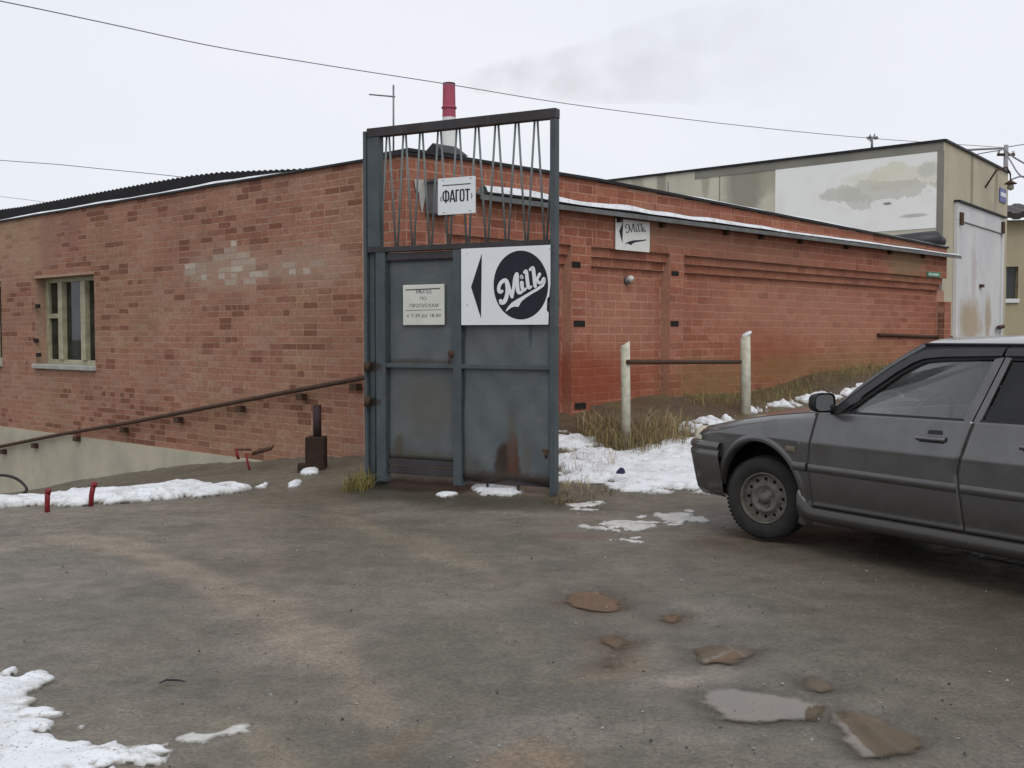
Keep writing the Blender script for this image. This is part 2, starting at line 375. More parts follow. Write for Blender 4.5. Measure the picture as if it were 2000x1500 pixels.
def ground_mat():
    m, nt, b = nodes('damp_gritty_ground')
    at = N(nt, 'ShaderNodeAttribute', attribute_name='Col')
    f0 = noise(nt, 7, 6, .68); f1 = noise(nt, 48, 5, .7); f2 = noise(nt, 170, 3, .6)
    tcx = N(nt, 'ShaderNodeTexCoord')
    vor = N(nt, 'ShaderNodeTexVoronoi'); vor.inputs['Scale'].default_value = 42; vor.inputs['Randomness'].default_value = 1
    nt.links.new(tcx.outputs['Object'], vor.inputs['Vector'])
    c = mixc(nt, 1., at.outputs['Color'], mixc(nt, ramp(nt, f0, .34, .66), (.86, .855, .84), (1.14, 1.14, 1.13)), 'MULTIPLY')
    c = mixc(nt, 1., c, mixc(nt, ramp(nt, f1, .30, .70), (.70, .69, .68), (1.30, 1.29, 1.27)), 'MULTIPLY')
    c = mixc(nt, 1., c, mixc(nt, ramp(nt, f2, .30, .70), (.78, .78, .78), (1.22, 1.22, 1.22)), 'MULTIPLY')
    stone = math_(nt, 'MULTIPLY', math_(nt, 'SUBTRACT', 1., ramp(nt, vor.outputs['Distance'], .10, .26)), ramp(nt, sep(nt, vor.outputs['Color'])[0], .88, .91))
    sv = sep(nt, vor.outputs['Color'])[1]
    c = mixc(nt, math_(nt, 'MULTIPLY', stone, .8), c, mixc(nt, ramp(nt, sv, .35, .8), (.045, .042, .037), (.30, .285, .26)))
    nt.links.new(c, b.inputs['Base Color'])
    r = N(nt, 'ShaderNodeMapRange'); nt.links.new(math_(nt, 'ADD', at.outputs['Alpha'], math_(nt, 'MULTIPLY', math_(nt, 'SUBTRACT', f0, .5), .9)), r.inputs['Value']); r.inputs['To Min'].default_value = .80; r.inputs['To Max'].default_value = .26
    nt.links.new(r.outputs[0], b.inputs['Roughness']); b.inputs['Specular IOR Level'].default_value = .45
    h = math_(nt, 'ADD', math_(nt, 'ADD', f1, math_(nt, 'MULTIPLY', f2, .35)), math_(nt, 'MULTIPLY', stone, .5))
    bump(nt, b, h, .45, .008)
    return m
me.materials.append(ground_mat())
go = bpy.data.objects.new('ground', me); COL.objects.link(go)
tag(go, 'damp grey brown dirt road and yard with grit', None, None, 'structure')

def soft_edge(nt, b, lo=0., hi=1.):
    """thin edges of a sheet of water or slush let the ground show through"""
    out = nt.nodes['Material Output']; at = N(nt, 'ShaderNodeAttribute', attribute_name='Col')
    tr = N(nt, 'ShaderNodeBsdfTransparent'); ms = N(nt, 'ShaderNodeMixShader')
    nt.links.new(ramp(nt, sep(nt, at.outputs['Color'])[0], lo, hi), ms.inputs[0]); nt.links.new(tr.outputs[0], ms.inputs[1]); nt.links.new(b.outputs[0], ms.inputs[2]); nt.links.new(ms.outputs[0], out.inputs['Surface'])
def water_mat(name, col, col2, rough, lo, hi):
    m, nt, b = nodes(name)
    n = noise(nt, 4, 4); nt.links.new(mixc(nt, ramp(nt, n, .3, .7), col, col2), b.inputs['Base Color'])
    b.inputs['Roughness'].default_value = rough; b.inputs['IOR'].default_value = 1.33
    bump(nt, b, noise(nt, 7, 2), .02, .01); soft_edge(nt, b, lo, hi)
    return m
M_MUD = water_mat('muddy_water', (.145, .112, .080), (.112, .091, .068), .03, .0, .8)
for i, (k, pl, lab) in enumerate(PUD):
    xs = [p[0] for p in pl]; ys = [p[1] for p in pl]; cx, cy = sum(xs) / len(xs), sum(ys) / len(ys)
    lev = PLEV[i]
    st = .015; X, Y = np.meshgrid(np.arange(min(xs) - .15, max(xs) + .15, st), np.arange(min(ys) - .15, max(ys) + .15, st))
    d = sdf(X, Y, pl)
    al = np.clip((lev - ground_h(X, Y)) / .017, 0, 1) * np.clip((.12 - d) / .04, 0, 1)
    on = al > 0; kk = on[:-1, :-1] | on[1:, :-1] | on[:-1, 1:] | on[1:, 1:]
    use = np.zeros(X.shape, bool); use[:-1, :-1] |= kk; use[1:, :-1] |= kk; use[:-1, 1:] |= kk; use[1:, 1:] |= kk
    ids = -np.ones(X.shape, int); ids[use] = np.arange(use.sum()); a, b_ = np.nonzero(kk)
    mb = MB(); mb.add(np.stack([X[use], Y[use], np.full(use.sum(), lev)], -1).tolist(), np.stack([ids[a, b_], ids[a, b_ + 1], ids[a + 1, b_ + 1], ids[a + 1, b_]], -1).tolist(), None, True)
    mb.c = [(v, v, v) for v in al[use]]
    o = mb.build('puddle', M_MUD, recalc=False, attr=True)
    tag(o, lab, None, None, 'structure')

# ------------------------------------------------------------------ the brick building
CX, CY = -1.068, 11.2
dL = Vector((-.7355, .6775, 0)).normalized(); nL = Vector((-dL.y, dL.x, 0)); nL = nL if nL.y < 0 else -nL
dR = Vector((.697, .717, 0)).normalized(); nR = Vector((dR.y, -dR.x, 0))
CO = Vector((CX, CY, 0))
TL, TR = frame(CO, dL, nL), frame(CO, dR, nR)
Lp = lambda px, py: on_plane(px, py, CO, dL)
Rp = lambda px, py: on_plane(px, py, CO, dR)
def wpt(T, s, z): p = T(s, 0, z); return (p.x, p.y, p.z)
BLOOMS = [((wpt(TL, *Lp(440, 525)), (.9, .9, .22), .6, 9, .6), .35, (.42, .34, .27)),
          ((wpt(TL, *Lp(600, 520)), (.75, .75, .22), .5, 6, .5), .4, (.38, .28, .22)),
          ((wpt(TL, *Lp(95, 470)), (.35, .35, .40), .4, 5, .3), .55, (.24, .115, .095)),
          ((wpt(TL, *Lp(140, 455)), (.22, .22, .30), .4, 5, .3), .45, (.24, .115, .095)),
          ((wpt(TL, *Lp(30, 480)), (1.1, 1.1, .5), .6, 3, .4), .35, (.42, .30, .20)),
          ((wpt(TL, *Lp(690, 700)), (.5, .5, .9), .6, 3, .5), .30, (.28, .115, .08)),
          ((wpt(TR, *Rp(1180, 740)), (1.0, 1.0, .36), .6, 4, .5), .75, (.25, .055, .025)),
          ((wpt(TR, *Rp(1525, 690)), (1.1, 1.1, .40), .5, 4, .5), .6, (.24, .062, .028)),
          ((wpt(TR, *Rp(1395, 745)), (.9, .9, .30), .6, 4, .8), .55, (.19, .135, .042)),
          ((wpt(TR, *Rp(1600, 720)), (2.2, 2.2, .22), .6, 4, .8), .42, (.21, .155, .05)),
          ((wpt(TR, *Rp(1720, 690)), (1.2, 1.2, .3), .6, 4, .8), .3, (.28, .19, .085)),
          ((wpt(TR, *Rp(1300, 445)), (1.0, 1.0, .25), .5, 4, .6), .55, (.26, .155, .10)),
          ((wpt(TR, *Rp(1480, 495)), (1.5, 1.5, .2), .5, 4, .6), .35, (.25, .15, .10)),
          ((wpt(TR, *Rp(1770, 510)), (.7, .7, .3), .5, 4, .6), .6, (.22, .18, .10)),
          ((wpt(TR, *Rp(1240, 620)), (.9, .9, .5), .6, 3, .5), .28, (.42, .24, .165)),
          ((wpt(TR, *Rp(1600, 610)), (2.6, 2.6, .5), .6, 3, .5), .30, (.44, .255, .175))]
M_BS_L = brick_mat('weathered_pale_brick', 'attr', False); M_BI = brick_mat('weathered_brick', 'obj', True)
M_MORT_L = brick_mat('pinkish_mortar', 'attr', False)
bld = thing('brick_building', 'long low red brick building with two walls meeting behind the gate', 'building', (CX, CY, 0))

Z_PL, ZT = -.05, 3.245          # plinth top, wall top (left wall)
ch = .077
# windows in the left wall
w1a, w1b = 6.62, 8.54; w1z0, w1z1 = .94, 2.30
w2a, w2b = 9.76, 11.68
WIN = [(w1a, w1b, w1z0, w1z1), (w2a, w2b, w1z0, w1z1)]
MORT_L, MORT_R = (.38, .245, .175), (.43, .235, .165)
wall = MB()
xs = [0, w1a, w1b, w2a, w2b, 14.5]
for a, b_ in zip(xs[:-1], xs[1:]):
    hole = any(abs(a - w[0]) < 1e-6 for w in WIN)
    if hole:
        wall.box(TL, a, b_, -.4, 0, -2.2, w1z0, MORT_L); wall.box(TL, a, b_, -.4, 0, w1z1, ZT, MORT_L)
    else: wall.box(TL, a, b_, -.4, 0, -2.2, ZT, MORT_L)
REC = .15
Z1, Z2, Z3 = 2.491, 2.380, 2.270
P1, P2 = (2.54, 2.896), (4.497, 4.806)
PANELS = [(.55, P1[0]), (P1[1], P2[0]), (P2[1], 13.12)]
ptop = lambda s: 3.30 - max(0, s - 3) * .0225
# right wall core (set behind the brick faces)
wall.box(TR, 0, 13.45, -.5, -REC, -.6, 2.27, MORT_R)
wall.box(TR, 0, 13.2, -.5, -REC, 2.27, 2.95, MORT_R)
for a in np.arange(0, 13.2, .6):
    b_ = min(a + .6, 13.2); wall.box(TR, a, b_, -.5, 0, 2.95, ptop(b_) - .02, MORT_R)
wall.box(TR, .0, 13.2, -REC, 0, Z1, 2.95, MORT_R)
for a, b_ in ((0, .55), P1, P2, (13.12, 13.42)):
    wall.box(TR, a, b_, -REC, 0, -.3, Z1 if b_ < 13.2 else 2.05, MORT_R)
for a, b_ in PANELS:
    wall.box(TR, a, b_, -REC, -.050, Z2, Z1, MORT_R); wall.box(TR, a, b_, -REC, -.100, Z3, Z2, MORT_R)
wall.build('wall', M_MORT_L, bld, attr=True, recalc=False)
pl = MB(); 
pl.box(TL, .9, 14.5, 0, .028, -2.2, Z_PL)
pl.build('plinth', plain('plastered_plinth', (.46, .42, .32), .9, var=.3, vs=1.6, col2=(.36, .33, .26), amt=.6, bmp=.4, bs=40), bld)

def nz1(x, y, s, seed): return float(fbm(np.array([x]), np.array([y]), s, 3, seed)[0])
WHITE_SPOTS = [(*Lp(478, 522), .52, .24), (*Lp(408, 528), .30, .10), (*Lp(395, 545), .35, .07), (*Lp(565, 530), .25, .08), (*Lp(620, 525), .18, .10)]
def pal_left(header, s=0., z=0.):
    k = nz1(s * .35, z, .28, 210); r = rnd.random() + (k - .5) * 1.5
    if r < .03: c = (.25, .105, .068)
    elif r < .15: c = (.325, .148, .098)
    elif r < .60: c = (.385, .190, .128)
    elif r < .90: c = (.405, .212, .145)
    else: c = (.42, .240, .17)
    t = nz1(s, z, 1.6, 220)
    if t > .55: c = (c[0] * .98, c[1] * 1.06, c[2] * .98)
    for ws, wz, rs, rz in WHITE_SPOTS:
        q = ((s - ws) / rs) ** 2 + ((z - wz) / rz) ** 2
        if q < 1.3 and rnd.random() < .80 - .5 * q: c = rnd.choice([(.58, .51, .42), (.48, .39, .31), (.44, .32, .25), (.42, .28, .21)])
    k = rnd.uniform(.95, 1.05) * .80; h_ = rnd.uniform(-.006, .006)
    return (c[0] * k + h_, c[1] * k, c[2] * k - h_ * .5)
def pal_right(z):
    r = rnd.random()
    c = (.275, .095, .058) if r < .05 else (.315, .115, .070) if r < .35 else (.345, .130, .082) if r < .8 else (.365, .150, .098)
    k = rnd.uniform(.92, 1.08) * .92
    return tuple(x * k for x in c)
BR = []          # (T, wall id, s0, s1, z0, z1, face offset, colour)
def free_left(s0, s1, z0, z1):
    """pieces of a brick left after cutting the window holes"""
    for a, b_, c, d in WIN:
        if s1 > a and s0 < b_ and z1 > c + .01 and z0 < d - .01:
            out = []
            if s0 < a - .03: out.append((s0, a - .004))
            if s1 > b_ + .03: out.append((b_ + .004, s1))
            return out
    return [(s0, s1)]
row = 0; z = Z_PL + .006
LS = .70
while z < ZT - .03:
    z1 = min(z + .065, ZT - .004)
    hdr = row % 5 == 3 or (row % 5 == 1 and rnd.random() < .3)
    w = .12 if hdr else .25
    s = LS - (.13 if row % 2 else 0) - rnd.uniform(0, .02)
    while s < 14.4:
        ww = w if rnd.random() < .86 else (.12 if w > .2 else .25)
        a, b_ = max(s, LS), s + ww
        if b_ - a > .04:
            for a2, b2 in free_left(a, b_, z, z1):
                if b2 - a2 > .03: BR.append(('L', a2, b2, z + rnd.uniform(-.002, .002), z1 + rnd.uniform(-.002, .002), rnd.uniform(.0005, .003), pal_left(hdr, a2, z)))
        s += ww + .011
    z += ch; row += 1
# quoin of the left wall near the corner: redder, taller courses
def course_rows(z0, z1, h): 
    n = max(1, round((z1 - z0) / h)); hh = (z1 - z0) / n
    return [(z0 + i * hh + .006, z0 + (i + 1) * hh - .006) for i in range(n)]
RR = course_rows(-.31, Z3, .103) + course_rows(Z3, Z2, .11) + course_rows(Z2, Z1, .11) + course_rows(Z1, 3.32, .1035)
for k, (z0, z1) in enumerate(RR):
    a = .0
    for ww in ((.25, .12, .25) if k % 2 else (.12, .25, .25)):
        BR.append(('L', a + .006, min(a + ww, LS - .006), z0, min(z1, ZT - .004), rnd.uniform(.0005, .0035), pal_right(z0)))
        a += ww + .012
        if a > LS - .05: break
def lay(s0, s1, z0, z1, off, k, half=.13):
    s = s0 - (half if k % 2 else 0)
    while s < s1 - .02:
        ww = .25 if rnd.random() < .82 else .12
        a, b_ = max(s, s0), min(s + ww, s1)
        if b_ - a > .035: BR.append(('R', a, b_, z0, z1, off + rnd.uniform(.0005, .0035), pal_right(z0)))
        s += ww + .012
for k, (z0, z1) in enumerate(RR):
    zc = .5 * (z0 + z1)
    if zc > Z1:
        a = .006
        # top courses follow the slope of the parapet
        s_end = 13.2
        for s0 in np.arange(0, 13.2, .6):
            s1 = min(s0 + .6, 13.2)
            top = ptop(s1) - .025
            if z0 < top - .03: lay(s0 + (.006 if s0 == 0 else .0), s1 - .012, z0, min(z1, top), 0, k, .13)
        continue
    gl = gz(*TR(2, 0, 0).xy) - .5
    if z1 < gl: continue
    for a, b_ in ((.006, .55), P1, P2):
        lay(a + .004, b_ - .004, z0, z1, 0, k)
    if zc < 2.05: lay(13.12, 13.42, z0, z1, 0, k)
    for a, b_ in PANELS:
        off = -.050 if zc > Z2 else -.100 if zc > Z3 else -REC
        lay(a + .006, b_ - .006, z0, z1, off, k)
# side faces of the recesses show brick ends too: handled by the pilaster bricks' depth
def brick_px_area(w):
    kind, s0, s1, z0, z1, off, c = w
    T = TL if kind == 'L' else TR
    p = to_px(T(.5 * (s0 + s1), off, .5 * (z0 + z1))); u, v, dep = p
    if not (0 < u < 2000 and 0 < v < 1500): return 0
    if 712 < u < 1095 and v > 200 and not (752 < u < 1080 and v < 470): return 0
    if u > 1590 and v > 650: return 0
    g = gz(*T(s0, 0, 0).xy)
    if z1 < g + .03: return 0
    d = dL if kind == 'L' else dR; nn = nL if kind == 'L' else nR
    vd = Vector((-T(s0, 0, 0).x, -T(s0, 0, 0).y, 0)).normalized()
    return (s1 - s0) * (z1 - z0) * (FPX / dep) ** 2 * max(0, nn.dot(vd))
area = [brick_px_area(b_) for b_ in BR]
single = set(sorted(range(len(BR)), key=lambda i: -area[i])[:298])
stuff = MB(); unit = {}
for i, (kind, s0, s1, z0, z1, off, c) in enumerate(BR):
    T = TL if kind == 'L' else TR
    back = -.12 if kind == 'R' else -.02
    if i not in single:
        stuff.box(T, s0, s1, min(back, off - .02), off, z0, z1, c, skip=('b0',)); continue
    key = (kind, round((s1 - s0) / .01), round((z1 - z0) / .004))
    if key not in unit:
        mb = MB(); a, b_ = (s1 - s0) / 2, (z1 - z0) / 2; e = .003
        V = [(x * (a - q), y, zz * (b_ - q)) for y, q in ((-.02, 0), (-e, 0), (0, e)) for x in (-1, 1) for zz in (-1, 1)]
        F = []
        for o_ in (0, 4):
            F += [(o_ + 0, o_ + 1, o_ + 5, o_ + 4), (o_ + 1, o_ + 3, o_ + 7, o_ + 5), (o_ + 3, o_ + 2, o_ + 6, o_ + 7), (o_ + 2, o_ + 0, o_ + 4, o_ + 6)]
        F.append((8, 9, 11, 10)); mb.add(V, F)
        me = bpy.data.meshes.new('brick'); me.from_pydata(mb.v, [], mb.f); me.materials.append(M_BI)
        bm = bmesh.new(); bm.from_mesh(me); bmesh.ops.recalc_face_normals(bm, faces=bm.faces); bm.to_mesh(me); bm.free()
        unit[key] = me
    o = bpy.data.objects.new('brick', unit[key]); COL.objects.link(o); o.parent = bld
    ex = dL if kind == 'L' else -dR; ny_ = nL if kind == 'L' else nR
    p = T(.5 * (s0 + s1), off, .5 * (z0 + z1)) - CO
    o.matrix_basis = Matrix(((ex.x, ny_.x, 0, p.x), (ex.y, ny_.y, 0, p.y), (0, 0, 1, p.z), (0, 0, 0, 1)))
    o.color = (*c, 1)
tag(stuff.build('brickwork', M_BS_L, bld, attr=True, recalc=False), kind='stuff')

M_TIN = plain('grey_sheet_metal', (.17, .17, .165), .55, .5, var=.4, vs=6, bmp=.1)
M_DARK = plain('dark_rusty_steel', (.045, .028, .02), .75, .2, var=.5, vs=14, col2=(.085, .04, .02), bmp=.3)
M_BLACK = plain('blackish_roof_sheet', (.018, .018, .02), .6, .2, var=.3, vs=5, bmp=.1)
M_SNOW = None
# roof edge trims and roof deck
cap = MB()
cap.box(TL, -.03, 14.5, -.45, .035, ZT, ZT + .025)
for a in np.arange(.0, 13.2, .6):
    b_ = min(a + .6, 13.2)
    P = [TR(s, n, ptop(s) + dz) for s in (a, b_) for n in (-.45, .04) for dz in (-.022, .012)]
    cap.add(P, [(0, 1, 3, 2), (4, 6, 7, 5), (0, 4, 5, 1), (2, 3, 7, 6), (0, 2, 6, 4), (1, 5, 7, 3)])
cap.build('parapet_flashing', M_BLACK, bld)
dk = MB()
a, b_, c_, d_ = TL(14.4, -.3, 3.0), TL(.3, -.35, 3.0), TR(13.1, -.4, 2.85), TL(14.4, -13, 2.85)
dk.quad(a, b_, c_, d_); dk.build('roof', M_BLACK, bld, recalc=False)
# corrugated upper roof behind the left wall
cor = MB()
RN = -.85
edge = [(-260, 447), (-100, 424), (0, 411), (45, 405), (120, 391), (200, 376), (290, 359), (370, 345), (430, 338), (500, 335), (570, 332.5), (640, 329)]
E_ = [on_plane(x, y, CO + nL * RN, dL) for x, y in edge]
E_.sort()
es, ez_ = [q[0] for q in E_], [q[1] for q in E_]
P, P2 = [], []
for s in np.arange(es[0], es[-1], .0156):
    zr = float(np.interp(s, es, ez_)); w_ = .020 * math.sin(s * 2 * math.pi / .125)
    P.append([TL(s, -.44, ZT - .03)] + [TL(s, -.44 + (RN + .44) * t + w_ * .6, ZT - .03 + (zr - ZT + .03) * t + w_ * t) for t in (.33, .66, 1.)])
    P2.append([P[-1][-1], TL(s, RN - 3.5, ZT - .3)])
cor.grid(P); cor.grid(P2)
co_ = cor.build('corrugated_roof', plain('black_corrugated_sheet', (.014, .014, .016), .85, var=.3, vs=5, bmp=.1, spec=.15), bld, recalc=False)
sm_ = co_.modifiers.new('thickness', 'SOLIDIFY'); sm_.thickness = .012
# cornice with snow on the right wall
cz = 2.965
cn = MB()
s0c, s1c = .9, 13.5
prof = [(0, cz), (.15, cz - .045), (.155, cz - .10), (.145, cz - .10), (.14, cz - .055), (0, cz - .02)]
V = [TR(s, n, z_) for s in (s0c, s1c) for n, z_ in prof]; m_ = len(prof)
cn.add(V, [tuple(range(m_)), tuple(range(m_, 2 * m_))] + [(i, (i + 1) % m_, m_ + (i + 1) % m_, m_ + i) for i in range(m_)])
cn.build('cornice_flashing', M_TIN, bld)
for px, py in [(1205, 422), (1290, 436), (1415, 455), (1483, 466), (1560, 476), (1650, 486), (1735, 494), (1800, 500)]:
    s, z_ = Rp(px, py)
    mb = MB(); mb.box(TR, s - .035, s + .035, .0, .07, cz - .15, cz - .085); mb.build('bracket', M_DARK, bld, bevel=.005)
# dark vent holes: thin black blocks, the shade inside painted as colour
M_HOLE_SHADE = plain('painted_hole_shade', (.012, .009, .008), .95, bmp=0)
for px, py, w_, h_ in [(1131, 632, .2, .072), (1317, 632, .17, .072), (1133, 793, .20, .075), (1125, 517, .15, .07), (1318, 534, .16, .06)]:
    s, z_ = Rp(px, py); mb = MB(); mb.box(TR, s - w_ / 2, s + w_ / 2, -.02, .0095, z_ - h_ / 2, z_ + h_ / 2); mb.build('vent_shade_block', M_HOLE_SHADE, bld)
for px, py in [(73, 598), (70, 665), (75, 693)]:
    s, z_ = Lp(px, py); mb = MB(); mb.box(TL, s - .06, s + .06, -.02, .0095, z_ - .03, z_ + .03); mb.build('vent_shade_block', M_HOLE_SHADE, bld)

# windows
M_FRAME = plain('cream_window_paint', (.40, .37, .25), .6, var=.35, vs=9, bmp=.2)
def glass_mat(name, tint, refl=.10, haze=.15, hcol=(.25, .26, .25)):
    m, nt, b = nodes(name)
    out = nt.nodes['Material Output']; nt.nodes.remove(b)
    tr = N(nt, 'ShaderNodeBsdfTransparent'); tr.inputs[0].default_value = (*tint, 1)
    df = N(nt, 'ShaderNodeBsdfDiffuse'); df.inputs[0].default_value = (*hcol, 1)
    gl = N(nt, 'ShaderNodeBsdfGlossy'); gl.inputs['Roughness'].default_value = .03
    fr = N(nt, 'ShaderNodeFresnel'); fr.inputs[0].default_value = 1.45
    m1 = N(nt, 'ShaderNodeMixShader'); hz = ramp(nt, noise(nt, 4, 4), .2, .8)
    nt.links.new(math_(nt, 'MULTIPLY', hz, haze * 1.6), m1.inputs[0]); nt.links.new(tr.outputs[0], m1.inputs[1]); nt.links.new(df.outputs[0], m1.inputs[2])
    m2 = N(nt, 'ShaderNodeMixShader'); nt.links.new(fr.outputs[0], m2.inputs[0]); nt.links.new(m1.outputs[0], m2.inputs[1]); nt.links.new(gl.outputs[0], m2.inputs[2])
    nt.links.new(m2.outputs[0], out.inputs[0])
    return m
M_WGL = glass_mat('dusty_window_glass', (.35, .38, .33), haze=.18, hcol=(.13, .14, .11))
M_SILL = plain('chalky_sill', (.42, .42, .38), .8, var=.3, vs=8, bmp=.3)
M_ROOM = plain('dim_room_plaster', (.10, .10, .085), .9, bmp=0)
for k, (a, b_, c, d) in enumerate(WIN):
    f = MB(); y0, y1 = -.26, -.17
    for s0, s1 in ((a, a + .06), (b_ - .10, b_)): f.box(TL, s0, s1, y0, y1, c + .05, d)
    f.box(TL, a + .06, b_ - .10, y0, y1, d - .07, d); f.box(TL, a + .06, b_ - .10, y0, y1, c + .05, c + .12)
    fo = f.build('window', M_FRAME, bld, bevel=.006)
    wdt = b_ - a
    for s0, w_ in ((a + wdt * .30, .14), (a + wdt * .68, .14)):
        mb = MB(); mb.box(TL, s0, s0 + w_, -.25, -.14, c + .12, d - .07); mb.build('mullion', M_FRAME, fo, bevel=.006)
    mb = MB(); mb.box(TL, a + wdt * .68 + .14, b_ - .10, -.245, -.16, c + .75, c + .82); mb.build('transom', M_FRAME, fo)
    edges = [a + .06, a + wdt * .30, a + wdt * .30 + .14, a + wdt * .68, a + wdt * .68 + .14, b_ - .10]
    for s0, s1 in zip(edges[::2], edges[1::2]):
        mb = MB(); mb.box(TL, s0, s1, -.222, -.216, c + .12, d - .07); mb.build('pane', M_WGL, fo)
    mb = MB(); mb.box(TL, a - .02, b_ + .02, -.20, .06, c - .02, c + .05); mb.build('sill', M_SILL, fo, bevel=.01)
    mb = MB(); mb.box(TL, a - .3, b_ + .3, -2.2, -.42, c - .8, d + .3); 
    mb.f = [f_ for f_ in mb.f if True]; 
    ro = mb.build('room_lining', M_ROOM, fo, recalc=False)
    # open towards the window: drop the face nearest the wall
    bm = bmesh.new(); bm.from_mesh(ro.data); bm.faces.ensure_lookup_table()
    fc = min(bm.faces, key=lambda q_: (ro.matrix_basis @ q_.calc_center_median() - (TL((a + b_) / 2, -.42, (c + d) / 2) - CO)).length)
    bmesh.ops.delete(bm, geom=[fc], context='FACES'); bm.to_mesh(ro.data); bm.free()


# ------------------------------------------------------------------ things on and around the brick building
vent = MB()
o_ = CO + Vector((.19, 3.3, 0)); TV = frame(o_, dR, nR)
vent.box(TV, 0, .30, -.34, 0, 2.9, 3.80)
vt = vent.build('roof_vent', plain('grey_render', (.17, .15, .135), .9, var=.35, vs=7), bld)
vc = MB(); A = [TV(-.06, .06, 3.80), TV(.37, .06, 3.80), TV(.37, -.40, 3.80), TV(-.06, -.40, 3.80)]; r0, r1 = TV(-.06, -.17, 3.95), TV(.37, -.17, 3.95)
vc.add(A + [r0, r1], [(0, 1, 5, 4), (1, 2, 5), (2, 3, 4, 5), (3, 0, 4), (0, 3, 2, 1)]); vc.build('vent_cap', M_BLACK, vt)
hb = MB(); A = [TV(-.42, .0, 3.42), TV(.0, .0, 3.78), TV(.0, -.34, 3.78), TV(-.42, -.34, 3.42)]
hb.add(A + [TV(0, 0, 2.95), TV(0, -.34, 2.95), TV(-.42, 0, 2.95), TV(-.42, -.34, 2.95)], [(0, 1, 2, 3), (0, 6, 4, 1), (3, 2, 5, 7), (0, 3, 7, 6)]); hb.build('sloped_flank', plain('old_brick_flank', (.20, .085, .055), .9, var=.4, vs=12), vt)

M_GALV = plain('dull_galvanised', (.20, .21, .22), .5, .4, var=.3, vs=10, bmp=0)
def mast(name, lab, px, vtop, vbot, Y, r, arms=()):
    t = thing(name, lab, 'antenna', atY(px, vbot, Y))
    mb = MB(); mb.tube([atY(px, vbot, Y), atY(px, vtop, Y)], r, 8); mb.build('mast', M_GALV, t)
    for (ax, ay, bx, by, rr) in arms:
        mb = MB(); mb.tube([atY(ax, ay, Y), atY(bx, by, Y)], rr, 6); mb.build('arm', M_GALV, t)
    return t
mast('antenna', 'thin grey mast with one sideways arm above the brick roof behind the gate', 768.5, 166, 312, 13.2, .011, [(721, 184.5, 772, 189, .009)])

# handrail bracketed to the left wall
hr = thing('handrail', 'long dark rusty handrail pipe running down along the left brick wall', 'handrail', TL(5, .1, .3))
pts = []
for px, py in [(-60, 887), (0, 872), (120, 848), (250, 826), (400, 797), (560, 766), (715, 737), (745, 731)]:
    s, z_ = on_plane(px, py, CO + nL * .09, dL); pts.append(TL(s, .09, z_))
mb = MB(); mb.tube(pts, .026, 10); mb.build('rail', M_DARK, hr)
for px, py in [(3, 876), (64, 864), (146, 850), (238, 832), (344, 812), (465, 790), (584, 766), (690, 746)]:
    s, z_ = on_plane(px, py, CO + nL * .09, dL)
    mb = MB(); mb.box(TL, s - .055, s + .055, .02, .10, z_ - .09, z_ - .018); mb.build('bracket', M_DARK, hr, bevel=.006)

M_WHITE = plain('white_sign_sheet', (.72, .74, .76), .45, var=.06, vs=3, bmp=0, spec=.4)
M_CREAM = plain('off_white_plastic', (.60, .60, .54), .5, var=.10, vs=5, bmp=0)
M_INK = plain('blue_black_print', (.013, .013, .024), .5, var=.2, bmp=0, spec=.3)
M_GREYINK = plain('faded_grey_print', (.075, .08, .075), .6, var=.2, bmp=0)
M_SMALLINK = plain('thin_grey_print', (.06, .06, .065), .6, var=.2, bmp=0)
M_SCREW = plain('dull_screw', (.25, .25, .25), .5, .5, bmp=0)

# small lamp, meter box, torn banner, green plate and bar on the right wall
def on_R(px, py, n):
    s, z_ = on_plane(px, py, CO + nR * n, dR); return s, z_
s, z_ = on_R(1223, 548, -REC)
lt = thing('wall_lamp', 'small round white lamp high on the red brick panel under the small sign', 'lamp', TR(s, -REC, z_))
TW = lambda a, b, c: TR(s + a, -REC + c, z_ + b)
mb = MB(); mb.lathe(TW, [(.0, .0), (.05, 0), (.055, .03), (.04, .05), (0, .05)], 16); mb.build('base', M_GALV, lt)
TW2 = lambda a, b, c: TR(s + a, -REC + c, z_ + .02 + b)
mb = MB(); mb.lathe(TW2, [(.038, .045), (.045, .07), (.035, .10), (.0, .115)], 16); mb.build('lamp_shade', plain('white_lamp_glass', (.75, .76, .72), .25, bmp=0), lt)
s2, z2 = on_R(843, 385, .0)
mbx = thing('meter_box', 'grey metal box with a dark square hole near the brick corner', 'box', TR(s2, 0, z2))
mb = MB(); mb.box(TR, s2 - .10, s2 + .20, .008, .15, z2 - .19, z2 + .13); mb.build('body', plain('grey_box_paint', (.14, .13, .135), .6, var=.3), mbx, bevel=.008)
mb = MB(); mb.box(TR, s2 - .02, s2 + .09, .148, .154, z2 - .04, z2 + .09); mb.build('hole_shade_plate', M_HOLE_SHADE, mbx)  # black plate, the dark inside of the box painted on
mb = MB(); mb.box(TR, s2 - .12, s2 + .22, .0, .17, z2 + .131, z2 + .16); mb.build('lid', M_TIN, mbx)
bp = [(811, 350), (832, 351), (833, 380), (829, 400), (826, 417), (822, 398), (820, 376), (814, 372)]
mb = MB(); V = []
for px, py in bp:
    s_, zz = on_R(px, py, .03); V.append((s_, zz))
mb.prism(V, lambda a, b, c: TR(a, b, c), .012, .020)
tag(mb.build('torn_banner', plain('grey_white_cloth', (.50, .49, .46), .9, var=.25), recalc=True), 'torn grey white banner scrap hanging on the brick near the corner', 'banner')
s_, zz = on_R(1822, 536, 0)
gp_ = thing('name_plate', 'small green plate with pale lettering at the far end of the red wall', 'plate', TR(s_, 0, zz))
